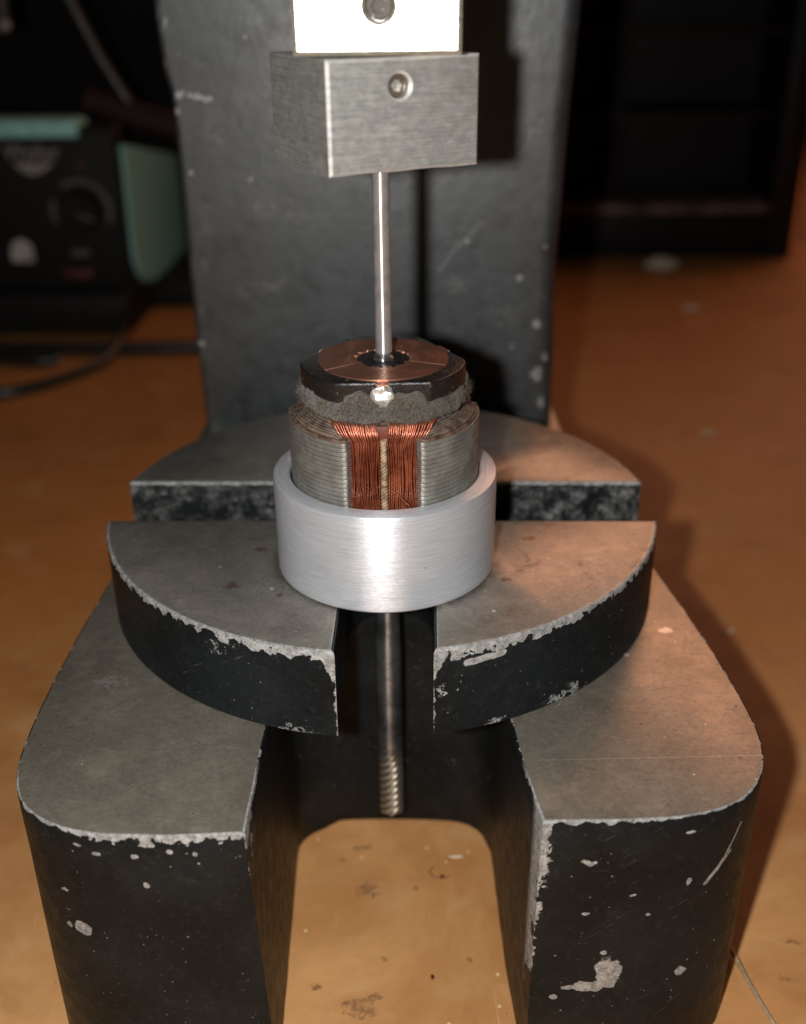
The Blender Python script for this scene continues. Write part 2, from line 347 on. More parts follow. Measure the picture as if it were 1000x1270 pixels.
# ---------------------------------------------------------------- arbor press
def base_chips(t, x, y, z):
    wob = t.vm('SUBTRACT', t.noise(6.0, 3, 0.5, color=True), (0.5, 0.5, 0.5))
    nn = t.noise(5.5, 3, 0.5); depth = t.m('SUBTRACT', ZT, z)              # depth below the machined face
    left = t.ss(x, -0.4, -1.2)
    prof = t.ss(t.m('ABSOLUTE', t.m('SUBTRACT', x, -2.75)), 1.5, 0.5)
    wl = t.m('ADD', 0.03, t.m('MULTIPLY', prof, 0.12))
    profr = t.ss(t.m('ABSOLUTE', t.m('SUBTRACT', x, 3.2)), 1.9, 0.3)
    wr = t.m('ADD', 0.015, t.m('MULTIPLY', profr, 0.045))
    wd = t.m('ADD', t.m('MULTIPLY', left, wl), t.m('MULTIPLY', t.m('SUBTRACT', 1.0, left), wr))
    k = t.m('ADD', 0.25, t.m('MULTIPLY', t.ss(nn, 0.34, 0.66), 1.15))
    front = t.ss(y, -5.4, -6.0)
    a = t.m('MULTIPLY', t.ss(t.m('SUBTRACT', t.m('MULTIPLY', wd, k), depth), -0.004, 0.012), front)
    # worn thin lip along the rest of the top edges
    b = t.ss(t.m('SUBTRACT', t.m('MULTIPLY', t.ss(nn, 0.50, 0.80), 0.05), depth), 0.0, 0.01)
    P = lambda c, r: t.blob(c, (r[0], 0.8, r[1]), wob, 0.5)
    bl = [P((-4.13, -6.95, -3.47), (0.13, 0.15)), P((-4.33, -6.95, -3.45), (0.04, 0.07)), P((-3.66, -7.02, -1.93), (0.075, 0.05)), P((-3.95, -7, -1.80), (0.06, 0.03)),
          P((-3.16, -7.03, -1.93), (0.06, 0.035)), P((-2.65, -7.03, -1.83), (0.05, 0.05)), P((-2.32, -7.03, -1.90), (0.045, 0.05)),
          P((-3.05, -7.03, -2.45), (0.05, 0.05)), P((-4.3, -6.9, -2.75), (0.08, 0.035)),
          t.blob((3.20, -6.7, -4.80), (0.42, 0.8, 0.10), wob, 0.16), t.blob((3.50, -6.7, -4.52), (0.20, 0.8, 0.34), wob, 0.20), P((3.42, -6.7, -4.10), (0.045, 0.05)),
          P((3.07, -6.7, -2.32), (0.10, 0.05)), P((4.62, -6.65, -4.62), (0.09, 0.09)), P((2.72, -6.7, -5.02), (0.07, 0.07)),
          P((4.55, -6.65, -2.78), (0.05, 0.08)), P((4.45, -6.65, -1.86), (0.07, 0.03)), P((3.1, -6.7, -3.3), (0.06, 0.03)), P((3.75, -6.7, -2.95), (0.05, 0.02)),
          P((4.0, -6.7, -3.35), (0.04, 0.03))]
    cp = [t.capsule((4.80, -6.45, -2.92), (5.05, -6.33, -2.55), 0.03, wob, 0.6), t.capsule((5.05, -6.33, -2.55), (5.27, -6.15, -2.02), 0.018, wob, 0.6),
          t.capsule((4.82, -6.45, -2.92), (5.15, -6.25, -2.45), 0.022, wob, 0.6)]
    # ragged strip down the inner front corner of the right leg
    dx = t.m('SUBTRACT', x, t.lin(z, -6.5, -1.55, 2.26, 2.39))
    hh = t.lin(z, -4.9, -1.6, 0.02, 0.21)
    ns = t.noise(2.6, 4, 0.75); cut = t.ss(ns, 0.36, 0.60)
    e = t.m('MULTIPLY', t.ss(t.m('SUBTRACT', t.m('MULTIPLY', hh, t.m('ADD', 0.12, t.m('MULTIPLY', cut, 1.2))), dx), -0.004, 0.012), t.ss(dx, -0.16, -0.12))
    e = t.m('MULTIPLY', e, t.ss(y, -6.2, -6.5))
    dl = t.m('ABSOLUTE', t.m('SUBTRACT', x, t.lin(z, -6.5, -1.55, -1.41, -1.62)))
    hl = t.lin(z, -2.6, -1.7, 0.014, 0.085)
    g = t.m('MULTIPLY', t.ss(t.m('SUBTRACT', t.m('MULTIPLY', hl, t.ss(t.noise(4.2, 5, 0.7), 0.42, 0.66)), dl), -0.004, 0.01), t.ss(y, -6.3, -6.6))
    return t.mx(a, b, e, g, *bl, *cp)
press = thing('arbor_press', 'black painted cast iron arbor press with tall column and two worn machined base legs', 'arbor press', (0, 0, ZF))
def scr_line(t, x, y, z):
    d = t.m('ABSOLUTE', t.m('SUBTRACT', y, t.lin(x, 2.36, 5.74, -5.47, -5.33)))
    ln = t.m('MULTIPLY', t.m('MULTIPLY', t.ss(d, 0.014, 0.005), t.ss(x, 2.3, 2.6)), 0.28)
    wob = t.vm('SUBTRACT', t.noise(9.0, 5, 0.7, color=True), (0.5, 0.5, 0.5))
    pk = t.mx(t.blob((5.0, -2.0, ZT), (0.13, 0.10, 1), wob, 0.5), t.blob((4.2, -2.75, ZT), (0.05, 0.05, 1), wob, 0.5),
              t.m('MULTIPLY', t.blob((-4.35, -3.55, ZT), (0.30, 0.10, 1), wob, 0.9), 0.35), t.m('MULTIPLY', t.blob((2.85, -3.9, ZT), (0.35, 0.12, 1), wob, 0.9), 0.35))
    return t.mx(ln, pk)
m_base = paint_mat('black_casting_paint_base', base_chips)
m_basetop = machined_mat('machined_base_face', scr_line, base=(0.325, 0.290, 0.235), rust=0.2)
top_ol = [(-1.63, -6.99), (-2.6, -7.06), (-3.55, -7.05), (-4.15, -6.93), (-4.62, -6.70), (-4.95, -6.35), (-5.15, -5.85), (-5.25, -5.2), (-5.30, -4.3), (-5.31, -3.2), (-5.29, -2.0),
          (-5.25, -0.75), (-5.15, 2.0), (-5.02, 5.0), (-4.90, 6.6), (-4.86, 9.0), (-4.8, 13.0), (4.1, 13.0), (4.15, 9.0), (4.25, 6.5), (4.6, 3.5), (5.05, 1.2),
          (5.29, -0.13), (5.52, -1.5), (5.68, -2.6), (5.80, -3.7), (5.87, -4.6), (5.83, -5.2), (5.68, -5.72), (5.40, -6.15), (4.98, -6.46), (4.34, -6.64), (3.3, -6.72), (2.40, -6.73),
          (2.25, -5.8), (2.13, -4.76), (2.09, -3.6), (2.06, -2.55)]
arcs = [(2.02, -2.0), (1.85, -1.62), (1.5, -1.42)]
innr = [(0.9, -1.36), (-0.5, -1.36), (-1.12, -1.42), (-1.42, -1.62), (-1.62, -2.0), (-1.64, -2.7), (-1.63, -3.6), (-1.63, -4.85), (-1.63, -5.9)]
top_ol = (top_ol + arcs + innr)[::-1]          # now counter-clockwise is wanted: check the area sign
def area(p): return sum(p[i-1][0]*p[i][1]-p[i][0]*p[i-1][1] for i in range(len(p)))/2
if area(top_ol) < 0: top_ol = top_ol[::-1]
def densify(p, L=0.35):
    out = []
    for i in range(len(p)):
        a, b = Vector(p[i]), Vector(p[(i+1) % len(p)]); n = max(1, int((b-a).length/L))
        out += [tuple(a.lerp(b, k/n)) for k in range(n)]
    return out
base_ol = densify(top_ol, 0.2)
fix = {min(range(len(base_ol)), key=lambda i: math.hypot(base_ol[i][0]-q[0], base_ol[i][1]-q[1])) for q in ((-1.63, -6.99), (2.40, -6.73), (-4.8, 13.0), (4.1, 13.0))}
for _ in range(2):
    base_ol = [p if i in fix else tuple((Vector(base_ol[i-1]) + 2*Vector(p) + Vector(base_ol[(i+1) % len(base_ol)]))/4) for i, p in enumerate(base_ol)]
def low(p):
    x, y = p
    if -1.7 < x < -1.3 and y < -2.2: return (x + 0.20*(-y-2.2)/4.8 - 0.05, y+0.02)
    if -1.8 < x < 2.0 and y > -2.3 and y < 0:
        if x < -1.0: return (x-0.08, y-0.15)
        return (x, y)
    if 1.9 < x < 2.5 and y < -2.0 and y > -6.8: return (x-0.02*0 - (x-2.1)*0.45 + 0.02*(-y-2.3), y)
    return p
b = bmesh.new(); rg = []
for z, d in ((ZF, 0.03), (ZF+0.05, 0.0), (-5.2, 0), (-4, 0), (-2.8, 0), (-2.0, 0), (ZT-0.035, 0.0), (ZT-0.008, 0.012), (ZT, 0.035)):
    s = (z-ZF)/(ZT-ZF)
    ol = [(lo[0]*(1-s)+hi[0]*s, lo[1]*(1-s)+hi[1]*s) for lo, hi in ((low(p), p) for p in base_ol)]
    rr = inset(ol, d) if d else ol
    j = 0.012
    rg.append([(x + j*mnoise.noise(Vector((x*2.1, y*2.1, z*2.1))), y + j*mnoise.noise(Vector((x*2.1+9, y*2.1, z*2.1))), z) for x, y in rr])
loft(b, rg, mcap=1)
put('base', b, [m_base, m_basetop], press)

def col_chips(t, x, y, z):
    wob = t.vm('SUBTRACT', t.noise(4.0, 5, 0.7, color=True), (0.5, 0.5, 0.5))
    P = lambda c, r, k=0.9: t.blob(c, (r[0], 1.2, r[1]), wob, k)
    pts = [((-4.62, 6.42), (0.13, 0.11)), ((-4.28, 6.38), (0.16, 0.07)), ((-4.05, 6.30), (0.1, 0.05)), ((-4.82, 7.85), (0.04, 0.09)), ((-4.72, 6.05), (0.06, 0.08)), ((-4.55, 4.75), (0.06, 0.07)),
           ((-3.2, 4.58), (0.07, 0.06)), ((3.45, 1.15), (0.10, 0.11)), ((3.55, -0.1), (0.13, 0.16)), ((3.75, 0.35), (0.06, 0.12)), ((-4.72, 0.68), (0.08, 0.09)), ((3.0, 2.3), (0.06, 0.06)), ((1.75, 3.15), (0.05, 0.06)),
           ((-3.1, 7.55), (0.05, 0.05)), ((3.7, -0.9), (0.05, 0.2)), ((3.6, 3.0), (0.04, 0.04)), ((2.9, 0.6), (0.05, 0.03))]
    a = t.mx(*[P((px, 7.3, pz), r) for (px, pz), r in pts])
    soft = [((-2.9, 4.0), (0.55, 0.32)), ((-2.2, 3.75), (0.4, 0.22)), ((-3.0, 2.1), (0.45, 0.15)), ((-2.6, 2.3), (0.18, 0.14)), ((-3.5, 1.95), (0.2, 0.12)), ((-4.3, 3.6), (0.10, 0.5)),
            ((-4.45, 2.6), (0.07, 0.3)), ((2.7, 1.4), (0.4, 0.3)), ((3.2, 5.7), (0.4, 0.5)), ((1.5, 2.1), (0.3, 0.25)), ((-1.6, 3.6), (0.3, 0.2)), ((-3.9, 5.6), (0.2, 0.5))]
    s_ = t.mx(*[t.ss(t.vm('LENGTH', t.vm('MULTIPLY', t.vm('ADD', t.vm('SUBTRACT', t.pos, (px, 7.3, pz)), t.vm('MULTIPLY', wob, (0.8,)*3)), (1/r[0], 0.3, 1/r[1]))), 1.4, 0.1) for (px, pz), r in soft])
    s_ = t.m('MULTIPLY', t.m('MULTIPLY', s_, t.ss(t.noise(6, 5, 0.7), 0.35, 0.7)), 0.26)
    ln = t.mx(t.capsule((1.10, 7.3, 2.45), (1.45, 7.3, 2.95), 0.045, wob, 2.4), t.capsule((1.45, 7.3, 2.95), (2.1, 7.3, 3.6), 0.04, wob, 2.4))
    edge = t.m('MULTIPLY', t.ss(x, -4.40, -4.65), t.ss(t.noise(1.9, 5, 0.7), 0.52, 0.70))
    return t.mx(t.m('MULTIPLY', a, 0.8), s_, t.m('MULTIPLY', ln, 0.22), t.m('MULTIPLY', edge, 0.22))
m_col = paint_mat('black_casting_paint_column', col_chips, bs=0.28, specw=1.0, dust=3.0, lift=2.6)
b = bmesh.new(); rg = []
prof = [(-1.75, -4.78, 4.0), (-0.8, -4.80, 3.98), (0.4, -4.83, 3.95), (1.63, -4.85, 3.93), (2.6, -4.84, 3.91), (4.0, -4.83, 3.96), (5.0, -4.82, 3.99), (6.0, -4.83, 4.02), (6.45, -4.86, 4.05),
        (6.78, -4.96, 4.08), (7.4, -5.0, 4.11), (8.3, -5.02, 4.16), (11.0, -5.05, 4.3), (16.0, -5.1, 4.4)]
for z, xl, xr in prof:
    ol = rnd_poly([(xl, 7.3), (xr, 7.3), (xr-0.1, 11.8), (xl+0.1, 11.8)], [0.16, 0.42, 0.3, 0.3], 6)
    j = 0.03
    rg.append([(x + j*mnoise.noise(Vector((x*1.3, y*1.3, z*0.9))), y + j*mnoise.noise(Vector((x*1.3+5, y*1.3, z*0.9))), z) for x, y in ol])
loft(b, rg); put('column', b, m_col, press, smooth=50)
b = bmesh.new(); box(b, -3.4, 3.6, -4.6, 7.6, 11.0, 15.8, 0.4, seg=3); put('head', b, m_col, press)

# ram and its set screw (upper bright block)
def steel_mat(name, base=(0.62, 0.60, 0.56), rough=0.34, brush='Y', dirt=0.25, metal=0.9):
    t = NT(name); x, y, z = t.xyz()
    v = t.vm('MULTIPLY', t.pos, {'Y': (1.2, 1.2, 44), 'Z': (30, 30, 1.5)}[brush]); br = t.noise(1.0, 5, 0.65, vec=v)
    n = t.noise(1.3, 6, 0.65, dist=0.5); n2 = t.noise(8, 6, 0.7); n4 = t.noise(1.0, 6, 0.75, vec=t.vm('MULTIPLY', t.pos, (5, 5, 11)))
    col = t.mix(t.ss(br, 0.3, 0.7), tuple(c*0.76 for c in base), tuple(min(1, c*1.08) for c in base))
    col = t.mix(t.m('MULTIPLY', t.ss(n4, 0.45, 0.70), 0.45), col, tuple(min(1, c*1.4) for c in base))
    col = t.mix(t.m('MULTIPLY', t.ss(n4, 0.50, 0.30), 0.4), col, tuple(c*0.6 for c in base))
    col = t.mix(t.m('MULTIPLY', t.ss(n, 0.50, 0.75), dirt), col, tuple(c*q for c, q in zip(base, (0.42, 0.36, 0.24))))
    col = t.mix(t.m('MULTIPLY', t.ss(n2, 0.60, 0.75), 0.3), col, tuple(c*0.5 for c in base))
    pv = t.ss(t.noise(18, 2, 0.5), 0.70, 0.74); col = t.mix(t.m('MULTIPLY', pv, 0.5), col, (0.9, 0.88, 0.82))
    return t.out(col, t.m('ADD', t.lin(n2, 0.3, 0.7, rough-0.05, rough+0.08), t.m('MULTIPLY', br, 0.05)), metal, t.bump(t.m('ADD', br, t.m('MULTIPLY', n2, 0.5)), 0.18, 0.01), 0.5)
m_ram = steel_mat('ground_steel_ram', (0.85, 0.84, 0.80), 0.30, dirt=0.1, metal=0.7)
m_blk = steel_mat('dull_milled_steel', (0.63, 0.64, 0.61), 0.37, dirt=0.35, metal=0.78)
m_edge = steel_mat('bright_worn_edge', (0.62, 0.61, 0.58), 0.45, metal=0.5)
m_rame = steel_mat('dirty_ram_chamfer', (0.34, 0.31, 0.24), 0.55, dirt=0.7, metal=0.5)
m_screw = steel_mat('set_screw_steel', (0.45, 0.38, 0.32), 0.3, dirt=0.5)

def holed_block(x0, x1, y0, y1, z0, z1, hx, hz, hr, hd, ch=0.05, chz=None, piv=None, ang=0.0, seg=28):
    """block with a chamfered blind hole in its front (low y) face; returns a bmesh (0 faces, 1 chamfers)"""
    b = bmesh.new(); c2 = chz or ch
    # front face ring of the rectangle sampled to match the circle
    def rect(k, ins):
        a = 2*PI*k/seg; dx, dz = math.cos(a), math.sin(a)
        X0, X1, Z0, Z1 = x0+ins-hx, x1-ins-hx, z0+ins-hz, z1-ins-hz
        s = min((X1/dx if dx > 1e-9 else X0/dx if dx < -1e-9 else 1e9), (Z1/dz if dz > 1e-9 else Z0/dz if dz < -1e-9 else 1e9))
        return (hx+dx*s, hz+dz*s)
    cs = []
    R1 = [(hx+math.cos(2*PI*k/seg)*hr*1.22, y0, hz+math.sin(2*PI*k/seg)*hr*1.22) for k in range(seg)]
    R2 = [(hx+math.cos(2*PI*k/seg)*hr, y0+hr*0.22, hz+math.sin(2*PI*k/seg)*hr) for k in range(seg)]
    R3 = [(hx+math.cos(2*PI*k/seg)*hr, y0+hd, hz+math.sin(2*PI*k/seg)*hr) for k in range(seg)]
    # insert the four exact corners by moving the nearest samples
    fr = [list(rect(k, ch)) for k in range(seg)]
    for cx_, cz_ in ((x0+ch, z0+ch), (x1-ch, z0+ch), (x1-ch, z1-ch), (x0+ch, z1-ch)):
        k = min(range(seg), key=lambda i: (fr[i][0]-cx_)**2+(fr[i][1]-cz_)**2); fr[k] = [cx_, cz_]
    F0 = [(p[0], y0, p[1]) for p in fr]
    def ex(p, ins_, y):
        X = x0+ins_ if abs(p[0]-(x0+ch)) < 1e-6 else x1-ins_ if abs(p[0]-(x1-ch)) < 1e-6 else p[0]
        Z = z0+ins_ if abs(p[1]-(z0+ch)) < 1e-6 else z1-ins_ if abs(p[1]-(z1-ch)) < 1e-6 else p[1]
        return (X, y, Z)
    F1 = [ex(p, 0, y0+ch) for p in fr]; B1 = [ex(p, 0, y1-ch) for p in fr]; B0 = [ex(p, ch, y1) for p in fr]
    rings = [R3, R2, R1, F0, F1, B1, B0]; vs = [[b.verts.new(p) for p in r] for r in rings]
    for i, (p, q) in enumerate(zip(vs, vs[1:])):
        for k in range(seg):
            f = b.faces.new((p[k], p[(k+1) % seg], q[(k+1) % seg], q[k])); f.material_index = 1 if i in (1, 3, 5) else 0
    b.faces.new(vs[0]); b.faces.new(vs[-1][::-1])
    # chamfer the long corner edges
    es = [e for e in b.edges if abs(e.calc_face_angle(0)-PI/2) < 0.2 and abs(e.verts[0].co.y-e.verts[1].co.y) > 0.5*(y1-y0)]
    if es:
        r = bmesh.ops.bevel(b, geom=es, offset=c2, segments=1, affect='EDGES')
        for f in r['faces']: f.material_index = 1
    if ang:
        Mx = Matrix.Rotation(ang, 4, 'Z')
        for v in b.verts: v.co = Mx @ (v.co-Vector(piv)) + Vector(piv)
    return b
RY0 = -3.25
put('ram', holed_block(-0.865, 1.262, RY0, RY0+2.1, 7.83, 13.0, 0.228, 8.40, 0.185, 0.30, 0.06, 0.09), [m_ram, m_rame], press, smooth=20)
def hexscrew(cx, cy, cz, r):
    b = bmesh.new(); n = 24
    O = [(cx+r*math.cos(2*PI*k/n), cy+0.03, cz+r*math.sin(2*PI*k/n)) for k in range(n)]
    O2 = [(cx+r*0.86*math.cos(2*PI*k/n), cy, cz+r*0.86*math.sin(2*PI*k/n)) for k in range(n)]
    def hexr(a): a = (a % (PI/3))-PI/6; return r*0.5/math.cos(a)
    H = [(cx+hexr(2*PI*k/n)*math.cos(2*PI*k/n), cy, cz+hexr(2*PI*k/n)*math.sin(2*PI*k/n)) for k in range(n)]
    H2 = [(x, cy+0.12, z) for x, _, z in H]; back = [(x, cy+0.2, z) for x, _, z in O]
    loft(b, [back, O, O2, H, H2]); return b
put('set_screw', hexscrew(0.228, RY0+0.15, 8.40, 0.178), steel_mat('dull_oxidised_screw', (0.10, 0.085, 0.07), 0.7, dirt=0.5, metal=0.1), press, smooth=25)

# pressing block held on the ram, with its pin
holder = thing('pressing_block', 'dull steel block with a round set screw hole, turned askew under the bright ram', 'press block', (0.13, -2.155, 6.38))
ANG = 0.50; A = Vector((-0.43, -3.50, 0))
b = holed_block(-0.43, -0.43+2.24, -3.50, -3.50+1.98, 6.385, 7.80, -0.43+1.03, 7.45, 0.155, 0.16, 0.04, 0.05, piv=A, ang=ANG)
for v in b.verts:                                   # bottom left edge hit and rounded a little
    if v.co.z < 6.6: v.co.z += 0.02*mnoise.noise(v.co*2)
put('block_body', b, [m_blk, m_edge], holder, smooth=20)
sx = hexscrew(-0.43+1.03, -3.50+0.10, 7.45, 0.148); Mx = Matrix.Rotation(ANG, 4, 'Z')
for v in sx.verts: v.co = Mx @ (v.co-A) + A
put('set_screw', sx, m_screw, holder, smooth=25)
def pin_mat():
    t = NT('polished_pin_steel'); v = t.vm('MULTIPLY', t.pos, (30, 30, 1.2)); br = t.noise(1, 4, 0.6, vec=v); n = t.noise(5, 5, 0.7)
    t.aniso(0.9)
    return t.out(t.mix(t.ss(n, 0.4, 0.7), (0.72, 0.71, 0.70), (0.50, 0.49, 0.48)), t.lin(n, 0.3, 0.7, 0.28, 0.40), 0.8, t.bump(br, 0.15, 0.008))
m_pin = pin_mat()
b = bmesh.new(); lathe(b, [(0.09, 3.555), (0.128, 3.60), (0.127, 4.5), (0.125, 6.45)], 0.165, -2.155, 40)
put('press_pin', b, m_pin, holder)

# ---------------------------------------------------------------- anvil plate (slotted disc)
def disc_chips(t, x, y, z):
    nn = t.noise(5.0, 3, 0.55); ax = t.m('ABSOLUTE', t.m('SUBTRACT', x, 0.2)); depth = t.m('MULTIPLY', z, -1.0)
    wd = t.lin(ax, 0.7, 5.0, 0.20, 0.07)
    k = t.m('ADD', 0.22, t.m('MULTIPLY', t.ss(nn, 0.36, 0.64), 1.0))
    cyl = t.ss(t.m('ADD', t.m('MULTIPLY', x, x), t.m('MULTIPLY', y, y)), 23.2, 24.2)
    a = t.m('MULTIPLY', t.ss(t.m('SUBTRACT', t.m('MULTIPLY', wd, k), depth), -0.005, 0.012), cyl)
    wob = t.vm('SUBTRACT', t.noise(6.0, 6, 0.75, color=True), (0.5, 0.5, 0.5))
    big = t.capsule((1.42, -4.79, -0.30), (1.95, -4.60, -0.24), 0.065, wob, 1.0)
    bl = [t.blob((-2.35, -4.4, -0.27), (0.16, 0.5, 0.05), wob, 0.6), t.blob((1.05, -4.88, -0.75), (0.06, 0.4, 0.07), wob, 0.5), t.blob((3.0, -4.0, -1.44), (0.40, 0.5, 0.04), wob, 0.6),
          t.blob((-1.2, -4.86, -1.50), (0.35, 0.5, 0.03), wob, 0.5), t.blob((1.9, -4.65, -1.5), (0.12, 0.4, 0.04), wob, 0.5)]
    # corner strip next to the front slot
    sl = t.m('MULTIPLY', t.ss(ax, 1.15, 0.75), t.ss(t.m('SUBTRACT', t.m('ADD', 0.62, t.m('MULTIPLY', nn, 0.5)), t.m('ADD', depth, t.m('MULTIPLY', t.m('SUBTRACT', ax, 0.7), 1.9))), 0.30, 0.32))
    sl = t.m('MULTIPLY', sl, t.m('MULTIPLY', cyl, t.ss(x, 0.5, -0.1, 0.75, 1.0)))
    ed = t.m('MULTIPLY', t.ss(t.m('SUBTRACT', t.m('MULTIPLY', t.ss(t.noise(7, 5, 0.7), 0.38, 0.7), 0.05), t.m('SUBTRACT', ax, 0.72)), 0.0, 0.01), cyl)
    return t.mx(a, big, sl, ed, *bl)
def slot_chips(t, x, y, z):
    wob = t.noise(2.6, 7, 0.72, dist=0.1)
    a = t.m('MULTIPLY', t.ss(wob, 0.44, 0.72), 0.42); b_ = t.m('MULTIPLY', t.ss(t.noise(5.5, 6, 0.7), 0.56, 0.70), 0.5)
    top = t.ss(t.m('SUBTRACT', t.m('MULTIPLY', t.noise(5, 5, 0.7), 0.12), t.m('MULTIPLY', z, -1.0)), -0.01, 0.02)
    f = t.ss(y, 0.3, 0.6)
    return t.m('MULTIPLY', t.mx(t.m('MULTIPLY', a, t.ss(x, -3.0, 3.0, 0.9, 1.6)), b_, top), f)
m_disc = paint_mat('black_casting_paint_plate', disc_chips, bs=0.6)
m_slot = paint_mat('rough_worn_slot_face', slot_chips, bs=1.0)
def disc_extra(t, x, y, z):
    wob = t.vm('SUBTRACT', t.noise(9.0, 5, 0.7, color=True), (0.5, 0.5, 0.5))
    r = t.vm('LENGTH', t.vm('MULTIPLY', t.pos, (1, 1, 0)))
    lip = t.m('MULTIPLY', t.ss(r, 4.90, 4.97), t.ss(t.noise(5, 5, 0.7), 0.40, 0.60))
    return t.mx(t.m('MULTIPLY', lip, 0.8), t.blob((0.0-1.65, -3.2, 0), (0.035, 0.05, 1), wob, 0.3), t.blob((-2.6, -2.5, 0), (0.03, 0.03, 1), wob, 0.3),
                t.blob((1.85, -3.85, 0), (0.04, 0.04, 1), wob, 0.4))
m_disctop = machined_mat('machined_plate_face', disc_extra, base=(0.345, 0.320, 0.280), rust=0.5, grime=True)
plate = thing('anvil_plate', 'round slotted cast iron anvil plate lying on the press base under the aluminium ring', 'anvil plate', (0, 0, ZT))
def arc_pts(a0, a1, n, r=5.0, cx=0.0, cy=0.0): return [(cx+r*math.cos(a0+(a1-a0)*k/n), cy+r*math.sin(a0+(a1-a0)*k/n)) for k in range(n+1)]
def ang_of(x=None, y=None): pass
ol = []
xa, xb = -0.515, 0.925; h = 0.79; bw = 0.42
a_f_r = -math.acos(xb/5); a_f_l = -math.acos(xa/5); a_h = math.asin(h/5)
ol += arc_pts(a_f_r, -a_h, 60)                                     # front right quarter rim
ol += arc_pts(-PI/2, -PI*1.5, 12, h, 1.95, 0)                      # right slot end
ol += arc_pts(a_h, math.acos(bw/5), 60)
ol += arc_pts(0, -PI, 10, bw, 0, 2.4)
ol += arc_pts(PI-math.acos(bw/5), PI-a_h, 60)
ol += arc_pts(PI/2, -PI/2, 12, h, -1.95, 0)
ol += arc_pts(PI+a_h, 2*PI+a_f_l, 60)
rs = (xb-xa)/2; ol += arc_pts(PI, 0, 14, rs, (xa+xb)/2, -2.22)
cl = []
for p in ol:
    if not cl or (Vector(p)-Vector(cl[-1])).length > 1e-4: cl.append(p)
b = bmesh.new(); rg = []
for z, d in ((ZT+0.004, 0.03), (ZT+0.035, 0.0), (-1.1, 0), (-0.6, 0), (-0.07, 0.0), (-0.02, 0.015), (0.0, 0.05)):
    rr = inset(cl, d) if d else cl
    rg.append([(x, y, z + (0.0 if z > -1 else 0.0)) for x, y in rr])
vs = loft(b, rg, mcap=1)
for f in b.faces:
    if f.material_index == 1: continue
    c = f.calc_center_median()
    if math.hypot(c.x, c.y) < 4.93: f.material_index = 2
put('plate_body', b, [m_disc, m_disctop, m_slot], plate, smooth=40)

# ---------------------------------------------------------------- aluminium ring
RX, RYc = 0.147, -2.155
def alu_mat():
    t = NT('brushed_aluminium'); x, y, z = t.xyz()
    d = t.vm('SUBTRACT', t.pos, (RX, RYc, 0)); dx, dy, dz = t.xyz(d)
    th = t.m('ARCTAN2', dy, dx); cmb = t.n.new('ShaderNodeCombineXYZ')
    t.setin(cmb.inputs[0], t.m('MULTIPLY', th, 3.0)); t.setin(cmb.inputs[1], t.m('MULTIPLY', z, 60.0)); t.setin(cmb.inputs[2], t.m('MULTIPLY', t.vm('LENGTH', t.vm('MULTIPLY', d, (1, 1, 0))), 50))
    br = t.noise(1.0, 5, 0.7, vec=cmb.outputs[0])
    n = t.noise(2.2, 6, 0.65); n2 = t.noise(12, 5, 0.7)
    col = t.mix(t.ss(br, 0.25, 0.75), (0.52, 0.545, 0.585), (0.73, 0.755, 0.80))
    col = t.mix(t.m('MULTIPLY', t.ss(n, 0.52, 0.78), 0.30), col, (0.50, 0.50, 0.50))
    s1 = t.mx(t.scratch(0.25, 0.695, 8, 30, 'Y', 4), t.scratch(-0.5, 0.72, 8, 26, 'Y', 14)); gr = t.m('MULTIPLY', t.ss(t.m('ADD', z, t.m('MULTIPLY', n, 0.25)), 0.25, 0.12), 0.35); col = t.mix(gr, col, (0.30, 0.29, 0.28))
    col = t.mix(t.m('MULTIPLY', s1, 0.5), col, (0.95, 0.95, 0.95))
    dk = t.ss(t.noise(10, 2, 0.5), 0.71, 0.75); col = t.mix(t.m('MULTIPLY', dk, 0.35), col, (0.3, 0.29, 0.28))
    t.aniso(0.85)
    return t.out(col, t.lin(n2, 0.3, 0.7, 0.34, 0.42), 0.55, t.bump(t.m('ADD', br, t.m('MULTIPLY', n2, 0.25)), 0.30, 0.012))
m_alu = alu_mat()
b = bmesh.new()
lathe(b, [(1.765, 0.006), (1.797, 0.04), (1.797, 1.60), (1.785, 1.640), (1.755, 1.657), (1.545, 1.657), (1.518, 1.63), (1.518, 0.03), (1.54, 0.006)], RX, RYc, 160, closed=True)
o = put('support_ring', b, m_alu, None, loc=(RX, RYc, 0), smooth=30)
tag(o, 'brushed aluminium ring standing on the anvil plate, the motor armature inside it', 'ring')

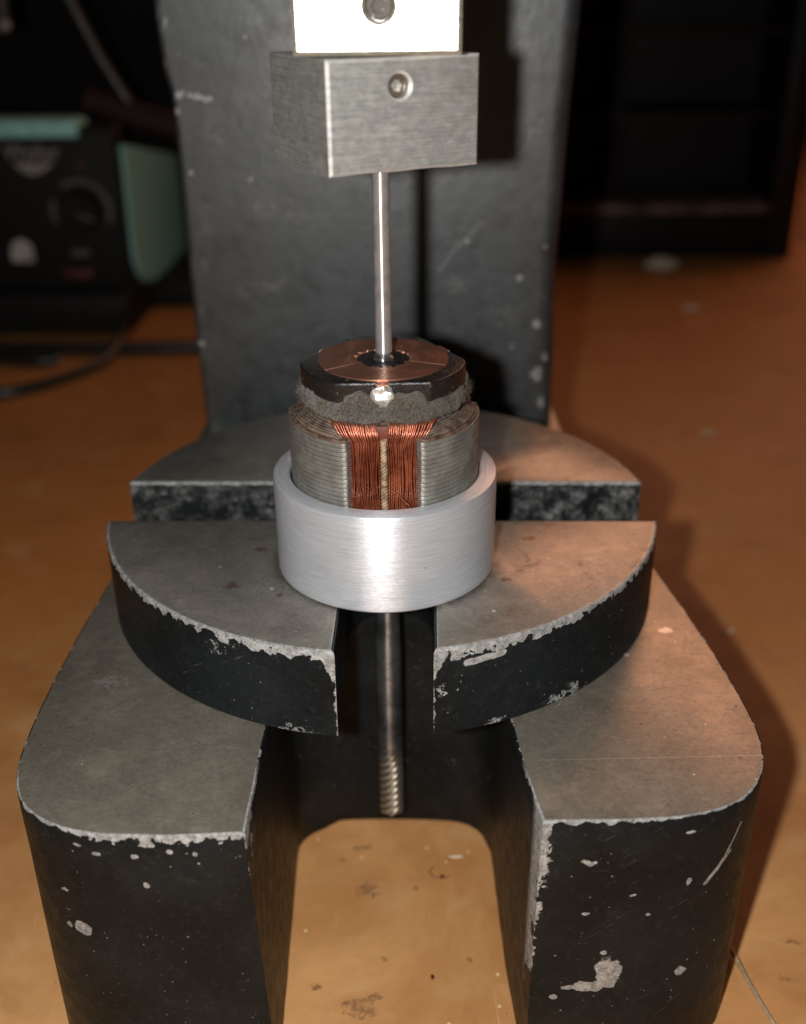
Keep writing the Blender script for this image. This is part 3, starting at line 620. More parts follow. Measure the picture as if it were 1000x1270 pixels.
# ---------------------------------------------------------------- motor armature
AX, AY = 0.153, -2.155
arm = thing('motor_armature', 'electric motor armature with copper windings standing in the aluminium ring', 'motor armature', (AX, AY, 0.35))
GA = math.radians(-88.3)                      # direction of the front gap
def lam_outline(r=1.497, gap=math.radians(21.8), shoe=0.24, hub=0.52, tw=0.36):
    pts = []
    for k in range(3):
        c = GA + PI/3 + k*2*PI/3              # pole centre direction
        a0, a1 = c-(PI/3-gap), c+(PI/3-gap)
        pts += [('o', a0, r-shoe-0.02)] if False else []
        ca, sa = math.cos(c), math.sin(c)
        def loc(u, v): return (u*ca - v*sa, u*sa + v*ca)      # u along the pole, v across
        ha = PI/3-gap; inn = r-shoe
        pts.append(loc(hub*1.02, -tw)); pts.append(loc(inn*math.cos(math.asin(tw/inn)), -tw))
        for j in range(1, 5):
            a = -math.asin(tw/inn) + (-ha + math.asin(tw/inn))*j/4; pts.append(loc(inn*math.cos(a), inn*math.sin(a)))
        for j in range(31):
            a = ha*math.sin(PI/2*(-1+2*j/30)); q = r - 0.03*max(0, (abs(a)-ha+0.05)/0.05)**2; pts.append(loc(q*math.cos(a), q*math.sin(a)))
        for j in range(4, 0, -1):
            a = math.asin(tw/inn) + (ha - math.asin(tw/inn))*j/4; pts.append(loc(inn*math.cos(a), inn*math.sin(a)))
        pts.append(loc(inn*math.cos(math.asin(tw/inn)), tw)); pts.append(loc(hub*1.02, tw))
    return pts
def lam_mat():
    t = NT('dull_lamination_steel'); n = t.noise(3, 6, 0.7); n2 = t.noise(22, 4, 0.7); x, y, z = t.xyz()
    col = t.mix(t.ss(n, 0.35, 0.7), (0.22, 0.21, 0.185), (0.36, 0.35, 0.32))
    col = t.mix(t.m('MULTIPLY', t.ss(n2, 0.55, 0.7), 0.5), col, (0.13, 0.11, 0.085))
    top = t.mx(t.m('MULTIPLY', t.ss(t.noise(7, 5, 0.7), 0.5, 0.7), t.ss(z, 2.5, 2.75)), 0.0)
    col = t.mix(t.m('MULTIPLY', top, 0.7), col, (0.12, 0.075, 0.045))
    t.aniso(0.5)
    return t.out(col, t.lin(n2, 0.3, 0.7, 0.46, 0.60), 0.6, t.bump(n2, 0.3, 0.008))
m_lam = lam_mat()
PITCH = 0.0728; NL = 32; ZL0 = 0.33
lam_me = None
for i in range(NL):
    z0 = ZL0 + i*PITCH
    if lam_me is None:
        b = bmesh.new(); op = lam_outline(); th = 0.063
        rr = inset(op, 0.004)
        loft(b, [at(rr, 0.0), at(op, 0.008), at(op, th-0.008), at(rr, th)])
        for f in b.faces: pass
        o = put('lamination', b, m_lam, arm, loc=(0, 0, 0), smooth=25); lam_me = o.data
    else:
        o = link(bpy.data.objects.new('lamination', lam_me)); o.parent = arm
    o.location = (random.uniform(-.0025, .0025), random.uniform(-.0025, .0025), z0-0.35)
    o.rotation_euler = (0, 0, random.uniform(-.003, .003))
ZL1 = ZL0 + NL*PITCH - 0.018                   # top of the stack
m_lacq = plain('brown_lacquer', (0.055, 0.022, 0.012), 0.35, var=0.3, sc_=6)
m_ins = plain('brown_fibre_insulation', (0.12, 0.070, 0.045), 0.7, var=0.35, sc_=7)
# inner body between the teeth, and the fibre end insulators
b = bmesh.new()
lathe(b, [(0.9, 0.42), (1.02, 0.5), (1.02, ZL1-0.2), (0.9, ZL1+0.35), (0.5, ZL1+0.5)], AX, AY, 48)
put('winding_core', b, m_lacq, arm)
b = bmesh.new(); op = [(x+AX, y+AY) for x, y in lam_outline(1.47, math.radians(23), 0.26, 0.5, 0.42)]
def wav(p, z): return [(x, y, z + 0.012*mnoise.noise(Vector((x*3, y*3, z)))) for x, y in p]
loft(b, [wav(op, ZL1+0.004), wav(op, ZL1+0.045)]); put('end_insulator', b, m_ins, arm)
# copper wires: for each gap a bundle at each side; all in its own mesh
def copper_wire_mat():
    t = NT('enamelled_copper_wire'); n = t.noise(2.2, 5, 0.7); n2 = t.noise(9, 4, 0.7)
    col = t.mix(t.ss(n, 0.35, 0.65), (0.19, 0.042, 0.022), (0.46, 0.14, 0.068))
    col = t.mix(t.m('MULTIPLY', t.ss(n2, 0.55, 0.75), 0.5), col, (0.07, 0.012, 0.007))
    return t.out(col, 0.36, 0.72, None, 0.6, 0.4, 0.2)
m_cu = copper_wire_mat()
def rotp(p, a):
    x, y = p[0]-AX, p[1]-AY; c, s = math.cos(a), math.sin(a)
    return (AX+c*x-s*y, AY+s*x+c*y, p[2])
for g in range(3):
    rot = g*2*PI/3 + (GA+PI/2)
    for side in (-1, 1):
        b = bmesh.new(); NW = 17
        for layer in range(3):
            for i in range(NW):
                u = (i+0.5*(layer % 2))/(NW-1)                      # 0 = near the cord, 1 = near the pole shoe
                xo = 0.075 + 0.47*u + random.uniform(-.007, .007)
                rad = 1.29 - 0.05*layer - 0.10*(u-0.45)**2 + random.uniform(-.012, .014)
                y0 = -math.sqrt(max(0.2, rad*rad - xo*xo*0.5))
                bow = 0.016*math.sin(i*0.9+layer*2)+random.uniform(-.006, .006)
                fan = 0.04 + 0.42*u**1.3
                P = [(side*(xo+bow*0.4), y0+0.10, 0.45), (side*(xo+bow), y0, 0.7), (side*(xo-bow), y0+0.004*math.sin(i), 1.4), (side*(xo+bow*1.5), y0, 2.0), (side*(xo-0.01*u), y0+0.01, 2.5),
                     (side*(xo+0.02*u-0.015), y0+0.02, ZL1-0.03), (side*(xo+0.01+0.08*u**2), y0+0.03, ZL1+0.07), (side*(xo+0.02+0.13*u**2), y0+0.07, ZL1+0.16), (side*(xo+0.03+0.17*u**2), y0+0.14, ZL1+0.26), (side*(xo+0.03+0.17*u**2), y0+0.36, ZL1+0.30)]
                tube(b, [rotp((AX+p[0], AY+p[1], p[2]), rot) for p in spline(P, 3)], 0.0148, 6, cap=False)
        put('copper_winding', b, m_cu, arm, smooth=80)
    # braided cord wedge in the middle of the gap
    b = bmesh.new()
    for j in range(3):
        pts = []
        for k in range(130):
            z = 0.5 + (ZL1+0.02-0.5)*k/129; a = k*0.62 + j*2*PI/3
            pts.append(rotp((AX+0.030*math.cos(a), AY-1.275+0.030*math.sin(a)+0.02*(k/129), z), rot))
        tube(b, pts, 0.030, 6)
    put('cord', b, plain('tan_waxed_cord', (0.25, 0.17, 0.10), 0.6, var=0.3, sc_=9) if g == 0 else bpy.data.materials['tan_waxed_cord'], arm, smooth=60)
    # lacquered end turns wrapped over each pole
    b = bmesh.new(); pc = GA + PI/3 + g*2*PI/3
    for i in range(9):
        r = 1.40 - 0.050*i; z = ZL1 + 0.052 + 0.012*i + 0.02*(i > 4); ha = 0.60 - 0.01*i
        pts = [(AX+r*math.cos(pc-ha+2*ha*k/14)+random.uniform(-.004, .004), AY+r*math.sin(pc-ha+2*ha*k/14)+random.uniform(-.004, .004), z+0.018*math.sin(PI*k/14)+random.uniform(-.004, .004) - (0.05 if k in (0, 14) else 0)) for k in range(15)]
        tube(b, pts, 0.031, 7)
    put('end_turns', b, m_ins if g == 9 else (bpy.data.materials.get('dusty_end_turns') or plain('dusty_end_turns', (0.115, 0.080, 0.060), 0.7, var=0.3, sc_=9)), arm, smooth=60)
# red fibre tab in the top of the front gap
b = bmesh.new(); box(b, AX-0.07, AX+0.10, AY-1.24, AY-1.20, ZL1-0.02, ZL1+0.22, 0.01)
for v in b.verts: v.co.x = AX + (v.co.x-AX)*(1+1.1*(v.co.z-ZL1))
put('fibre_tab', b, plain('red_fibre', (0.12, 0.028, 0.016), 0.5), arm)
# stray hair of copper across the winding
b = bmesh.new(); tube(b, spline([(AX-0.50, AY-1.46, 1.78), (AX-0.3, AY-1.50, 1.90), (AX-0.1, AY-1.42, 1.98), (AX+0.12, AY-1.42, 1.95), (AX+0.35, AY-1.44, 1.75), (AX+0.45, AY-1.44, 1.6)], 6), 0.006, 5)
put('stray_strand', b, m_cu, arm)
# grey felt packing under the commutator
def felt_mat():
    t = NT('grey_felt'); n = t.noise(42, 5, 0.8); n2 = t.noise(3.2, 5, 0.65)
    col = t.mix(t.ss(n, 0.32, 0.68), (0.012, 0.009, 0.007), (0.150, 0.125, 0.098))
    col = t.mix(t.m('MULTIPLY', t.ss(n2, 0.50, 0.66), 0.7), col, (0.085, 0.055, 0.026))
    return t.out(col, 0.95, 0.0, t.bump(n, 1.0, 0.03), 0.1, sheen=0.3)
m_felt = felt_mat()
b = bmesh.new(); n = 220; ZC = 3.20; rows = []
prof = [(0.5, ZL1+0.22), (0.95, ZL1+0.24), (1.18, ZL1+0.245), (1.28, ZL1+0.28), (1.32, ZL1+0.35), (1.29, ZL1+0.43), (1.22, ZC+0.01), (1.08, ZC+0.05), (0.4, ZC+0.05)]
PR = spline([(r, 0, z) for r, z in prof], 4)
for p in PR:
    row = []
    for k in range(n):
        a = 2*PI*k/n; q = Vector((math.cos(a)*1.3, math.sin(a)*1.3, p.z))
        d = 0.075*mnoise.noise(q*2.2+Vector((4, 4, 4)))+0.035*mnoise.noise(q*6)+0.022*mnoise.noise(q*15)
        fa = (a - GA + PI) % (2*PI) - PI                            # angle from the front gap
        lift = 0.07*math.exp(-(fa/0.16)**2) - 0.04*math.exp(-((abs(fa)-0.42)/0.22)**2)
        w = 1-min(1, max(0, (p.z-ZL1-0.2)/0.3)); up = 0; fd = 9
        rr = p.x*(1+d if p.x > 0.9 else 1)
        if True:
            for c_ in (0, 2*PI/3, -2*PI/3):
                dq = (fa-c_+PI) % (2*PI) - PI
                if abs(dq) < 0.75:
                    wn = min(1, (0.72-abs(dq))/0.15) if abs(dq) < 0.72 else 0
                    hi = min(1, max(0, (p.z-ZL1-0.36)/0.12))
                    if hi > 0 and p.x > 1.0:
                        up = (0.055+0.12*mnoise.noise(q*4+Vector((9, 1, 2))))*wn*hi; tgt = (1.115+0.35*d+(0.0 if p.x > 1.15 else -0.03))/max(0.7, math.cos(dq)); rr = rr*(1-hi*wn)+min(rr, tgt)*hi*wn
        row.append(b.verts.new((AX+0.01+rr*math.cos(a), AY+rr*math.sin(a), p.z + up + lift*w + 0.03*mnoise.noise(q*5+Vector((3, 3, 3))))))
    rows.append(row)
for p, q in zip(rows, rows[1:]):
    for k in range(n): b.faces.new((p[k], p[(k+1) % n], q[(k+1) % n], q[k]))
b.faces.new(rows[0][::-1]); b.faces.new(rows[-1])
felt = put('felt_packing', b, m_felt, arm, smooth=80)
b = bmesh.new(); rf = random.Random(8)
for i in range(5200):
    a = rf.uniform(0, 2*PI); zz = rf.uniform(ZL1+0.20, ZC+0.02); w = (zz-ZL1-0.2)/(ZC-ZL1-0.18)
    r = 1.22 + 0.12*math.sin(PI*w) + rf.uniform(-0.04, 0.02)
    p = Vector((AX+r*math.cos(a), AY+r*math.sin(a), zz)); d = Vector((rf.gauss(0, 1), rf.gauss(0, 1), rf.gauss(0, 0.8)))
    d = (d.normalized()*0.8 + Vector((math.cos(a), math.sin(a), 0))*0.5)*rf.uniform(0.04, 0.12); e = Vector((rf.gauss(0, 1), rf.gauss(0, 1), rf.gauss(0, 1))).normalized()*0.02
    s_ = d.cross(Vector((0.3, 0.2, 1))).normalized()*0.0024
    A0 = [b.verts.new(p+s_), b.verts.new(p-s_)]; B0 = [b.verts.new(p+d*0.5+e+s_), b.verts.new(p+d*0.5+e-s_)]; C0 = b.verts.new(p+d)
    b.faces.new((A0[0], A0[1], B0[1], B0[0])); b.faces.new((B0[0], B0[1], C0))
o = put('felt_fibres', b, plain('pale_felt_fibre', (0.13, 0.112, 0.088), 0.9, spec=0.1, var=0.3, sc_=12), felt, smooth=0); tag(o, kind='stuff')
# commutator
m_bak = None
def bak_mat():
    t = NT('black_bakelite'); n = t.noise(5, 6, 0.7); n2 = t.noise(14, 5, 0.75)
    col = t.mix(t.ss(n, 0.5, 0.8), (0.010, 0.009, 0.009), (0.030, 0.026, 0.023))
    ch = t.ss(t.noise(6, 6, 0.75, dist=1.2), 0.60, 0.66); col = t.mix(t.m('MULTIPLY', ch, 0.6), col, (0.22, 0.19, 0.16))
    return t.out(col, t.lin(n2, 0.3, 0.7, 0.16, 0.40), 0.0, t.bump(t.m('ADD', n, t.m('MULTIPLY', n2, 0.4)), 0.5, 0.015), 0.7)
m_bak = bak_mat(); ZP = 3.475
pl = []
NP = 72
for k in range(NP):
    a = 2*PI*k/NP; r = 1.27
    for c in (GA, GA+2*PI/3, GA+4*PI/3):
        da = (a-c+PI) % (2*PI) - PI
        if abs(da) < PI/2.1: r = min(r, 1.07/math.cos(da))
    r *= 1+0.008*mnoise.noise(Vector((math.cos(a)*3, math.sin(a)*3, 0)))
    pl.append((AX+r*math.cos(a), AY+r*math.sin(a)))
b = bmesh.new()
loft(b, [at(inset(pl, 0.10), ZC-0.06), at(inset(pl, 0.03), ZC-0.04), at(pl, ZC+0.0), at(pl, ZP-0.03), at(inset(pl, 0.012), ZP-0.008), at(inset(pl, 0.035), ZP)])
put('commutator_base', b, m_bak, arm, smooth=28)
def cu_face_mat():
    t = NT('worn_copper_face'); d = t.vm('SUBTRACT', t.pos, (AX, AY, 0)); r = t.vm('LENGTH', t.vm('MULTIPLY', d, (1, 1, 0)))
    cmb = t.n.new('ShaderNodeCombineXYZ'); t.setin(cmb.inputs[0], t.m('MULTIPLY', r, 26.0)); g = t.noise(1.0, 5, 0.75, vec=cmb.outputs[0])
    n = t.noise(2.2, 6, 0.7)
    col = t.mix(t.ss(g, 0.3, 0.7), (0.30, 0.130, 0.085), (0.50, 0.24, 0.165))
    col = t.mix(t.m('MULTIPLY', t.ss(n, 0.5, 0.75), 0.35), col, (0.25, 0.09, 0.05))
    pk = t.ss(t.noise(9, 3, 0.5), 0.72, 0.76); col = t.mix(pk, col, (0.9, 0.6, 0.5))
    t.aniso(0.55)
    return t.out(col, t.lin(g, 0.3, 0.7, 0.34, 0.44), 0.8, t.bump(g, 0.25, 0.01))
m_cuf = cu_face_mat()
sl = [math.radians(-147), math.radians(-20), math.radians(96), math.radians(213)]
for k in range(3):
    a0, a1 = sl[k]+0.022, sl[k+1]-0.022; n = 44; ou = []; inn = []
    for j in range(n+1):
        a = a0+(a1-a0)*j/n
        ou.append((AX+1.0*math.cos(a), AY+1.0*math.sin(a)))
        # stepped, nibbled inner edge
        r = 0.415 + 0.05*(1 if (j//3) % 3 == 0 else 0) + 0.02*math.sin(j*1.7) - (0.04 if j < 3 or j > n-3 else 0)
        inn.append((AX+r*math.cos(a), AY+r*math.sin(a)))
    b = bmesh.new(); Z = (ZP-0.02, ZP+0.022, ZP+0.030)
    T = [[b.verts.new((x, y, z)) for x, y in (ou if q else inn)] for q in (0, 1) for z in Z[:2]]
    ib, it, ob, ot = T
    for j in range(n):
        b.faces.new((it[j], ot[j], ot[j+1], it[j+1])); b.faces.new((ob[j], ob[j+1], ot[j+1], ot[j])); b.faces.new((ib[j], it[j], it[j+1], ib[j+1]))
    b.faces.new((ib[0], ob[0], ot[0], it[0])); b.faces.new((ib[n], it[n], ot[n], ob[n]))
    put('copper_segment', b, m_cuf, arm, smooth=25)
m_fil = plain('pale_slot_filler', (0.55, 0.42, 0.34), 0.5)
for k in range(3):
    a = sl[k]; ca, sa = math.cos(a), math.sin(a); b = bmesh.new()
    def Q(u, v, z): return (AX+u*ca-v*sa, AY+u*sa+v*ca, z)
    loft(b, [[Q(0.43, -0.014, z), Q(0.99, -0.009, z), Q(0.99, 0.009, z), Q(0.43, 0.012, z)] for z in (ZP-0.01, ZP+0.014)])
    put('slot_filler', b, m_fil, arm)
# solder joints at the three flats
def solder_mat():
    t = NT('lumpy_solder'); n = t.noise(9, 5, 0.7)
    return t.out(t.mix(t.ss(n, 0.5, 0.75), (0.80, 0.77, 0.72), (0.32, 0.22, 0.14)), t.lin(n, 0.3, 0.7, 0.22, 0.42), 0.75, t.bump(n, 0.5, 0.03))
m_sol = solder_mat()
for k in range(3):
    a = GA + k*2*PI/3; c = Vector((AX+1.10*math.cos(a), AY+1.12*math.sin(a), ZC+0.10)); b = bmesh.new()
    bmesh.ops.create_icosphere(b, subdivisions=4, radius=1.0)
    for v in b.verts:
        q = v.co.copy(); rr = 1+0.45*mnoise.noise(q*1.3+Vector((k*5, 2, 1)))+0.14*mnoise.noise(q*3.5)
        lx, ly, lz = q.x*0.15*rr, q.y*0.085*rr, q.z*0.145*rr
        ca, sa = math.cos(a+PI/2), math.sin(a+PI/2); v.co = c + Vector((lx*ca-ly*sa, lx*sa+ly*ca, lz))
    put('solder_joint', b, m_sol, arm, smooth=80)
    b = bmesh.new(); ca, sa = math.cos(a), math.sin(a)                 # copper hook tab bent over the edge
    def T3(u, v, z): return (AX+u*ca-v*sa, AY+u*sa+v*ca, z)
    W = 0.085; path = [(0.96, ZP+0.006), (1.075, ZP+0.008), (1.10, ZP-0.02), (1.105, ZC+0.02), (1.13, ZC-0.04)]
    up = [[T3(u, s*W, z) for s in (-1, 1)] for u, z in path]; dn = [[T3(u-0.02, s*W, z-0.02) for s in (-1, 1)] for u, z in path]
    rg = [[p[0], p[1], q[1], q[0]] for p, q in zip(up, dn)]; loft(b, rg)
    put('terminal_tab', b, m_cuf, arm)
# shaft: tip at the commutator, long end hanging down through the slot
def shaft_mat():
    t = NT('dark_polished_shaft'); n = t.noise(1.6, 6, 0.7); x, y, z = t.xyz(); sm = t.noise(14, 5, 0.7)
    col = t.mix(t.ss(n, 0.42, 0.66), (0.32, 0.33, 0.34), (0.12, 0.122, 0.126))
    worm = t.ss(z, -3.95, -4.3); col = t.mix(t.m('MULTIPLY', worm, 0.75), col, (0.55, 0.50, 0.40))
    grv = t.mix(t.ss(sm, 0.5, 0.7), col, tuple([0.16, 0.14, 0.12]))
    t.aniso(0.9)
    return t.out(grv, t.lin(n, 0.3, 0.7, 0.27, 0.38), 0.88, t.bump(sm, 0.2, 0.01))
b = bmesh.new(); rows = []; n = 64; SX = 0.140
zs = [3.56, 3.55, 3.53, 3.50, 3.47, 2.9, 0.3, -2.0, -3.6] + [-3.9-0.0123*k for k in range(130)] + [-5.50, -5.53, -5.548, -5.556]
for z in zs:
    row = []
    for k in range(n):
        a = 2*PI*k/n
        if z > 3.46: r = {3.56: 0.05, 3.55: 0.10, 3.53: 0.145, 3.50: 0.16, 3.47: 0.165}[z]
        elif z > 0.2: r = 0.165
        else: r = 0.232
        if z < -3.9:
            am = 0.034*min(1, (-3.9-z)/0.5); r -= am*(0.5-0.5*math.cos(6*(a - z*6.4)))**1.3
        if z <= -5.50: r = {-5.50: 0.17, -5.53: 0.14, -5.548: 0.09, -5.556: 0.03}[z]
        cx = SX if z < 0.2 else AX+0.005
        row.append(b.verts.new((cx+0.012*(-z/5.5 if z < 0 else 0)+r*math.cos(a), AY+r*math.sin(a), z)))
    rows.append(row)
for p, q in zip(rows, rows[1:]):
    for k in range(n): b.faces.new((p[k], p[(k+1) % n], q[(k+1) % n], q[k]))
b.faces.new(rows[0][::-1]); b.faces.new(rows[-1])
put('shaft', b, shaft_mat(), arm, smooth=45)
b = bmesh.new(); lathe(b, [(0.40, ZP-0.03), (0.40, ZP+0.012), (0.36, ZP+0.016), (0.2, ZP+0.014)], AX, AY, 40)
put('insulating_bush', b, m_bak, arm)

# ---------------------------------------------------------------- soldering station, left background
m_teal = plain('teal_plastic', (0.33, 0.72, 0.66), 0.38, spec=0.6, var=0.06)
m_blk2 = plain('black_plastic', (0.010, 0.009, 0.008), 0.6, spec=0.25)
m_prt = plain('grey_print', (0.34, 0.31, 0.28), 0.6); m_prt2 = plain('dim_grey_print', (0.11, 0.10, 0.095), 0.6)
m_white = plain('cream_switch', (0.50, 0.46, 0.42), 0.5); m_red = plain('dim_red_print', (0.12, 0.03, 0.025), 0.6); m_pur = plain('dim_purple_led', (0.06, 0.025, 0.035), 0.4)
st = thing('soldering_station', 'black fronted soldering station with teal case and round dial', 'soldering station', (-20, 36, ZF))
YF = 32.0
b = bmesh.new(); pr = [(32.6, 2.0), (34.2, 1.72), (43.6, -0.05), (43.9, -5.6), (35.2, -5.15), (32.9, -4.2), (32.3, -3.3)]
loft(b, [[(-28.0, y, z) for y, z in pr], [(-13.25, y, z) for y, z in pr], [(-13.0, y+(0.2 if y < 36 else -0.2), z-0.15 if z > -2 else z+0.15) for y, z in pr]]); put('case', b, m_teal, st)
b = bmesh.new(); box(b, -28, -13.12, YF, YF+1.6, -4.6, 2.75, 0.25, seg=3); put('front_panel', b, m_blk2, st)
b = bmesh.new(); box(b, -28, -14.7, YF-0.15, YF+1.9, 2.35, 3.05, 0.12, seg=3)
for v in b.verts:
    if v.co.x > -15: v.co.x -= max(0, (2.7-v.co.z))*0.0 - max(0, v.co.z-2.7)*-0.6
put('top_lip', b, m_teal, st)
b = bmesh.new(); box(b, -28, -13.2, YF-0.9, 44, ZF, -4.5, 0.3, seg=3); put('foot', b, m_blk2, st)
b = bmesh.new(); box(b, -13.9, -10.0, 36.0, 44, ZF, -5.2, 0.3, seg=3); put('rear_foot', b, m_blk2, st)
def yring(b, cx, cz, r0, r1, a0, a1, y0, y1, n=40):
    rg = []
    for k in range(n+1):
        a = a0+(a1-a0)*k/n; c, s = math.cos(a), math.sin(a)
        rg.append([(cx+r0*c, y0, cz+r0*s), (cx+r1*c, y0, cz+r1*s), (cx+r1*c, y1, cz+r1*s), (cx+r0*c, y1, cz+r0*s)])
    loft(b, rg)
def ydisc(b, cx, cz, r, y0, y1, n=40, bev=0.08):
    loft(b, [[(cx+q*math.cos(2*PI*k/n), y, cz+q*math.sin(2*PI*k/n)) for k in range(n)] for q, y in ((r, y1), (r, y0+bev), (r-bev, y0))])
b = bmesh.new(); yring(b, -15.05, -0.85, 1.18, 1.42, math.radians(-25), math.radians(125), YF-0.04, YF+0.02); d = put('dial_scale', b, m_prt2, st)
b = bmesh.new(); yring(b, -15.05, -0.85, 1.22, 1.45, math.radians(160), math.radians(205), YF-0.04, YF+0.02); put('dial_scale', b, m_prt2, st)
b = bmesh.new(); ydisc(b, -15.05, -0.85, 0.95, YF-0.9, YF); kn = put('dial_knob', b, m_blk2, st)
b = bmesh.new(); box(b, -15.12, -14.98, YF-0.94, YF-0.88, -0.85, -0.05, 0.02)
Mx = Matrix.Rotation(math.radians(110), 4, 'Y')
for v in b.verts: v.co = Mx @ (v.co-Vector((-15.05, YF, -0.85))) + Vector((-15.05, YF, -0.85))
put('pointer', b, m_prt2, kn)
b = bmesh.new(); sw = [(-18.66+0.02, -3.2), (-17.62, -3.2)] + [(-18.13+0.52*math.cos(PI*k/16), -2.72+0.56*math.sin(PI*k/16)) for k in range(17)]
loft(b, [[(x, YF+0.02, z) for x, z in sw], [(x, YF-0.10, z) for x, z in sw]]); put('power_switch', b, m_white, st)
b = bmesh.new(); box(b, -15.8, -15.0, YF-0.04, YF+0.02, -2.95, -2.65, 0.01); put('dial_caption', b, m_prt2, st)
b = bmesh.new(); ydisc(b, -14.75, 1.15, 0.25, YF-0.1, YF+0.02, 20, 0.04); put('indicator_lamp', b, m_pur, st)
b = bmesh.new(); box(b, -16.3, -15.0, YF-0.05, YF+0.02, -3.95, -3.6, 0.02); put('red_caption', b, m_red, st)
# lettering
cu = bpy.data.curves.new('lettering', 'FONT'); cu.body = 'Weller'; cu.size = 1.0; cu.extrude = 0.02; cu.offset = 0.0; cu.align_x = 'CENTER'
to = bpy.data.objects.new('tmp', cu); link(to); bpy.context.view_layer.update()
me = bpy.data.meshes.new_from_object(to.evaluated_get(bpy.context.evaluated_depsgraph_get())); bpy.data.objects.remove(to)
wd = max(v.co.x for v in me.vertices)-min(v.co.x for v in me.vertices)
for v in me.vertices:
    x, y, z = v.co; v.co = (x*2.55/wd, -z-0.03, y*0.95)
me.materials.append(m_prt); o = link(bpy.data.objects.new('lettering', me)); o.parent = st; o.location = (-16.95+20, YF-36, 1.42-ZF)
b = bmesh.new(); tri = [(-17.9, 1.28), (-16.0, 1.28), (-16.6, 0.85), (-17.0, 0.72), (-17.4, 0.85)]
loft(b, [[(x, YF+0.02, z) for x, z in tri], [(x, YF-0.04, z) for x, z in tri]]); put('emblem', b, m_prt, st)

# cables on the table behind the press
m_cab = plain('black_cable_rubber', (0.016, 0.015, 0.014), 0.35, spec=0.6)
b = bmesh.new(); tube(b, spline([(-40, 27.5, ZF+0.32), (-26, 28.5, ZF+0.33), (-18.6, 28.3, ZF+0.34), (-14, 28.2, ZF+0.32), (-9.5, 28.5, ZF+0.32), (-3, 29.5, ZF+0.32), (1, 33, ZF+0.32), (0, 45, ZF+0.32)], 10), 0.30, 14)
o = put('cable', b, m_cab, None, loc=(-14, 28.2, ZF)); tag(o, 'straight black cable lying across the table in front of the soldering station', 'cable')
b = bmesh.new(); tube(b, spline([(-14.0, 33, -5.5), (-13.2, 30.0, -5.6), (-13.0, 28.4, -5.75), (-13.1, 27.0, ZF+0.42), (-13.9, 25.3, ZF+0.26), (-15.6, 23.2, ZF+0.25), (-17.4, 22.6, ZF+0.25), (-20, 23.2, ZF+0.25), (-21.2, 25.6, ZF+0.25), (-19, 27.0, ZF+0.27), (-16.4, 26.6, ZF+0.27), (-15.4, 26.9, ZF+0.3)], 10), 0.24, 12)
o = put('cable', b, m_cab, None, loc=(-15.6, 23.2, ZF)); tag(o, 'black cable curled in a loop in front of the straight cable', 'cable')
# dark case behind the station with a stand arm and a handle
b = bmesh.new(); box(b, -75, -3.5, 52, 80, ZF, 26, 0.8); o = put('equipment_case', b, dark, None, loc=(-39, 66, ZF)); tag(o, 'tall black equipment case in the shadow behind the soldering station', 'equipment case')
armt = thing('stand_arm', 'dim slanted grey rod rising from a brown bar above the soldering station', 'stand arm', (-9.5, 25, ZF))
b = bmesh.new(); tube(b, spline([(-13.2, 25, 10.0), (-12.2, 25, 8.0), (-11.3, 25, 6.0), (-10.35, 25, 4.3)], 6), 0.17, 10); put('rod', b, plain('dim_grey_rod', (0.018, 0.017, 0.017), 0.5), armt)
b = bmesh.new(); tube(b, [(-12.1, 25.2, 4.6), (-9.0, 25, 3.7), (-6.2, 25, 2.9), (-5.6, 25, 2.6)], [0.42, 0.5, 0.5, 0.4], 14); put('handle', b, plain('dark_brown_grip', (0.022, 0.011, 0.009), 0.7, spec=0.2), armt)
b = bmesh.new(); tube(b, [(-6.2, 25, 2.9), (-6.0, 25.3, -2), (-6.0, 25.6, ZF+0.1)], 0.25, 12); put('post', b, m_blk2, armt)
b = bmesh.new(); lathe(b, [(1.9, ZF+0.003), (1.9, ZF+0.25), (1.7, ZF+0.32)], -6.0, 25.6, 40); put('foot', b, m_blk2, armt)
# thin bright bit, upper left corner
b = bmesh.new(); tube(b, [(-15.1, 25.6, 12.0), (-14.9, 25.4, 9.0), (-14.73, 25, 7.3)], 0.22, 10)
sol = thing('hanging_tool', 'dark rod with a small glinting tip hanging in the upper left corner', 'tool', (-15.1, 25.6, 12.0))
put('rod', b, plain('dark_rod', (0.03, 0.032, 0.034), 0.5), sol)
b = bmesh.new(); bmesh.ops.create_icosphere(b, subdivisions=3, radius=0.26, matrix=Matrix.Translation((-14.73, 25, 7.2)))
put('tip', b, plain('dull_tip', (0.16, 0.15, 0.13), 0.4), sol)

# dark cabinet, right background
cabt = thing('dark_cabinet', 'black open fronted cabinet with a brown lower rail coloured as if lit at the back right', 'cabinet', (14, 50, ZF))
m_cb = plain('black_cabinet_paint', (0.0075, 0.005, 0.0045), 0.5, spec=0.25); m_cb2 = plain('lit_brown_rail', (0.14, 0.082, 0.058), 0.6, var=0.35, sc_=0.5)  # brown rail colour raised to paint in the light caught on the ledge
YC = 46.0
b = bmesh.new(); box(b, 20.9, 22.4, YC, YC+22, ZF, 16, 0.1); put('side_panel', b, m_cb, cabt)
b = bmesh.new(); box(b, 0.6, 2.0, YC, YC+22, ZF, 16, 0.1); put('side_panel', b, m_cb, cabt)
b = bmesh.new(); box(b, 2.0, 20.9, YC+6.2, YC+7, ZF, 16); put('back_panel', b, m_cb, cabt)
b = bmesh.new(); box(b, 2.0, 20.9, YC+0.2, YC+6.2, -4.0, -3.5, 0.08); put('rail', b, m_cb2, cabt)
b = bmesh.new(); box(b, 2.0, 20.9, YC+0.3, YC+0.8, ZF, -4.05, 0.05); put('plinth', b, m_cb, cabt)
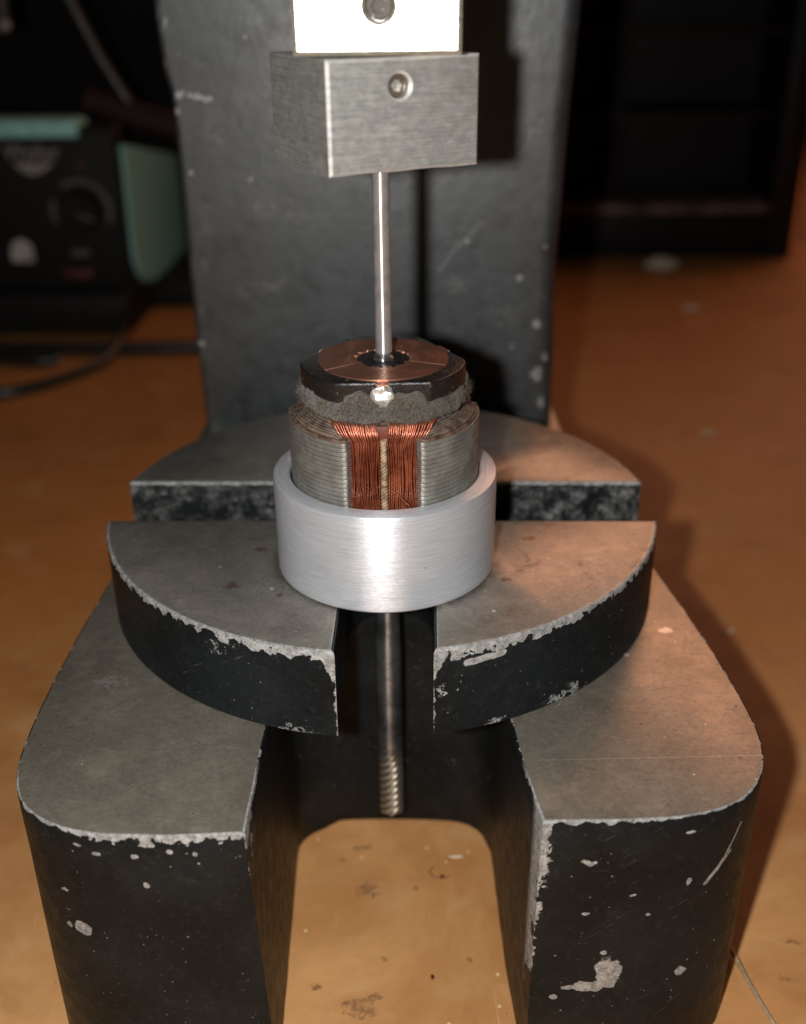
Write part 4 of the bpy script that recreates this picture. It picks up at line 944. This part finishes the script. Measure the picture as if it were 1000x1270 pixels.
m_cb3 = plain('dim_brown_shelf', (0.014, 0.009, 0.008), 0.6, spec=0.2)
for z in (1.2, 5.6):
    b = bmesh.new(); box(b, 2.0, 20.9, YC+1.2, YC+6.2, z, z+0.35, 0.05); put('shelf', b, m_cb3, cabt)
b = bmesh.new(); box(b, 11.6, 12.0, YC+1.0, YC+6.2, -3.5, 15.9, 0.04); put('divider', b, m_cb3, cabt)
b = bmesh.new(); tube(b, [(23.6, 48, ZF+0.3), (23.9, 50, 2), (24.4, 53, 12)], 0.16, 8); o = put('grey_lead', b, plain('grey_lead_plastic', (0.06, 0.055, 0.05), 0.5), None, loc=(23.6, 48, ZF))
tag(o, 'thin grey lead standing up beside the right side of the dark cabinet', 'cable')

# ---------------------------------------------------------------- small things on the table
m_crumb = plain('pale_crumb', (0.62, 0.52, 0.40), 0.7, var=0.1)
def crumb(x, y, s, k, label, cat='crumb', mat=None):
    b = bmesh.new(); bmesh.ops.create_icosphere(b, subdivisions=3, radius=1.0)
    for v in b.verts:
        q = v.co.copy(); rr = 1+0.5*mnoise.noise(q*1.4+Vector((k*7.1, k, 0)))
        v.co = Vector((x+q.x*s[0]*rr, y+q.y*s[1]*rr, ZF+s[2]*0.75+max(-0.7, q.z)*s[2]*rr))
    o = put('crumb', b, mat or m_crumb, None, loc=(x, y, ZF)); tag(o, label, cat, 'pale crumbs scattered on the table')
crumb(14.4, 43.6, (0.85, 0.7, 0.35), 1, 'largest pale crumb, on the table at the foot of the dark cabinet')
crumb(14.2, 35.3, (0.45, 0.35, 0.08), 2, 'pinkish flat crumb in front of the dark cabinet, nearer than the large crumb')
crumb(11.2, 19.0, (0.28, 0.16, 0.03), 3, 'flat pale fleck on the open table halfway back on the right')
crumb(8.7, 5.6, (0.11, 0.07, 0.04), 4, 'small bright crumb on the table right of the anvil plate')
crumb(7.05, 8.6, (0.06, 0.05, 0.03), 5, 'tiny pale crumb just beyond the right rim of the anvil plate')
crumb(1.38, -2.35, (0.13, 0.03, 0.015), 6, 'bright sliver on the table between the base legs under the right corner', 'crumb')
# brass needle lying by the right leg
def wire_mat(): return plain('dull_brass_wire', (0.50, 0.38, 0.24), 0.4, metal=0.4, sc_=6)
b = bmesh.new(); tube(b, spline([(5.98, -4.2, ZF+0.22), (6.09, -4.62, ZF+0.18), (6.25, -5.3, ZF+0.10), (6.45, -6.0, ZF+0.05), (6.75, -7.1, ZF+0.036), (7.0, -8.0, ZF+0.036)], 8), 0.034, 10)
o = put('needle', b, wire_mat(), None, loc=(6.25, -5.3, ZF)); tag(o, 'thin dull brass needle lying on the table against the right base leg', 'needle')
# hair of swarf between the legs
b = bmesh.new(); tube(b, [(1.10+0.22*math.cos(2.2+k*0.30), -2.75+0.16*math.sin(2.2+k*0.30), ZF+0.02) for k in range(12)], 0.008, 5)
o = put('fibre', b, plain('dark_fibre', (0.05, 0.02, 0.012), 0.6), None, loc=(1.1, -2.75, ZF)); tag(o, 'fine dark curled fibre on the table between the base legs', 'fibre')
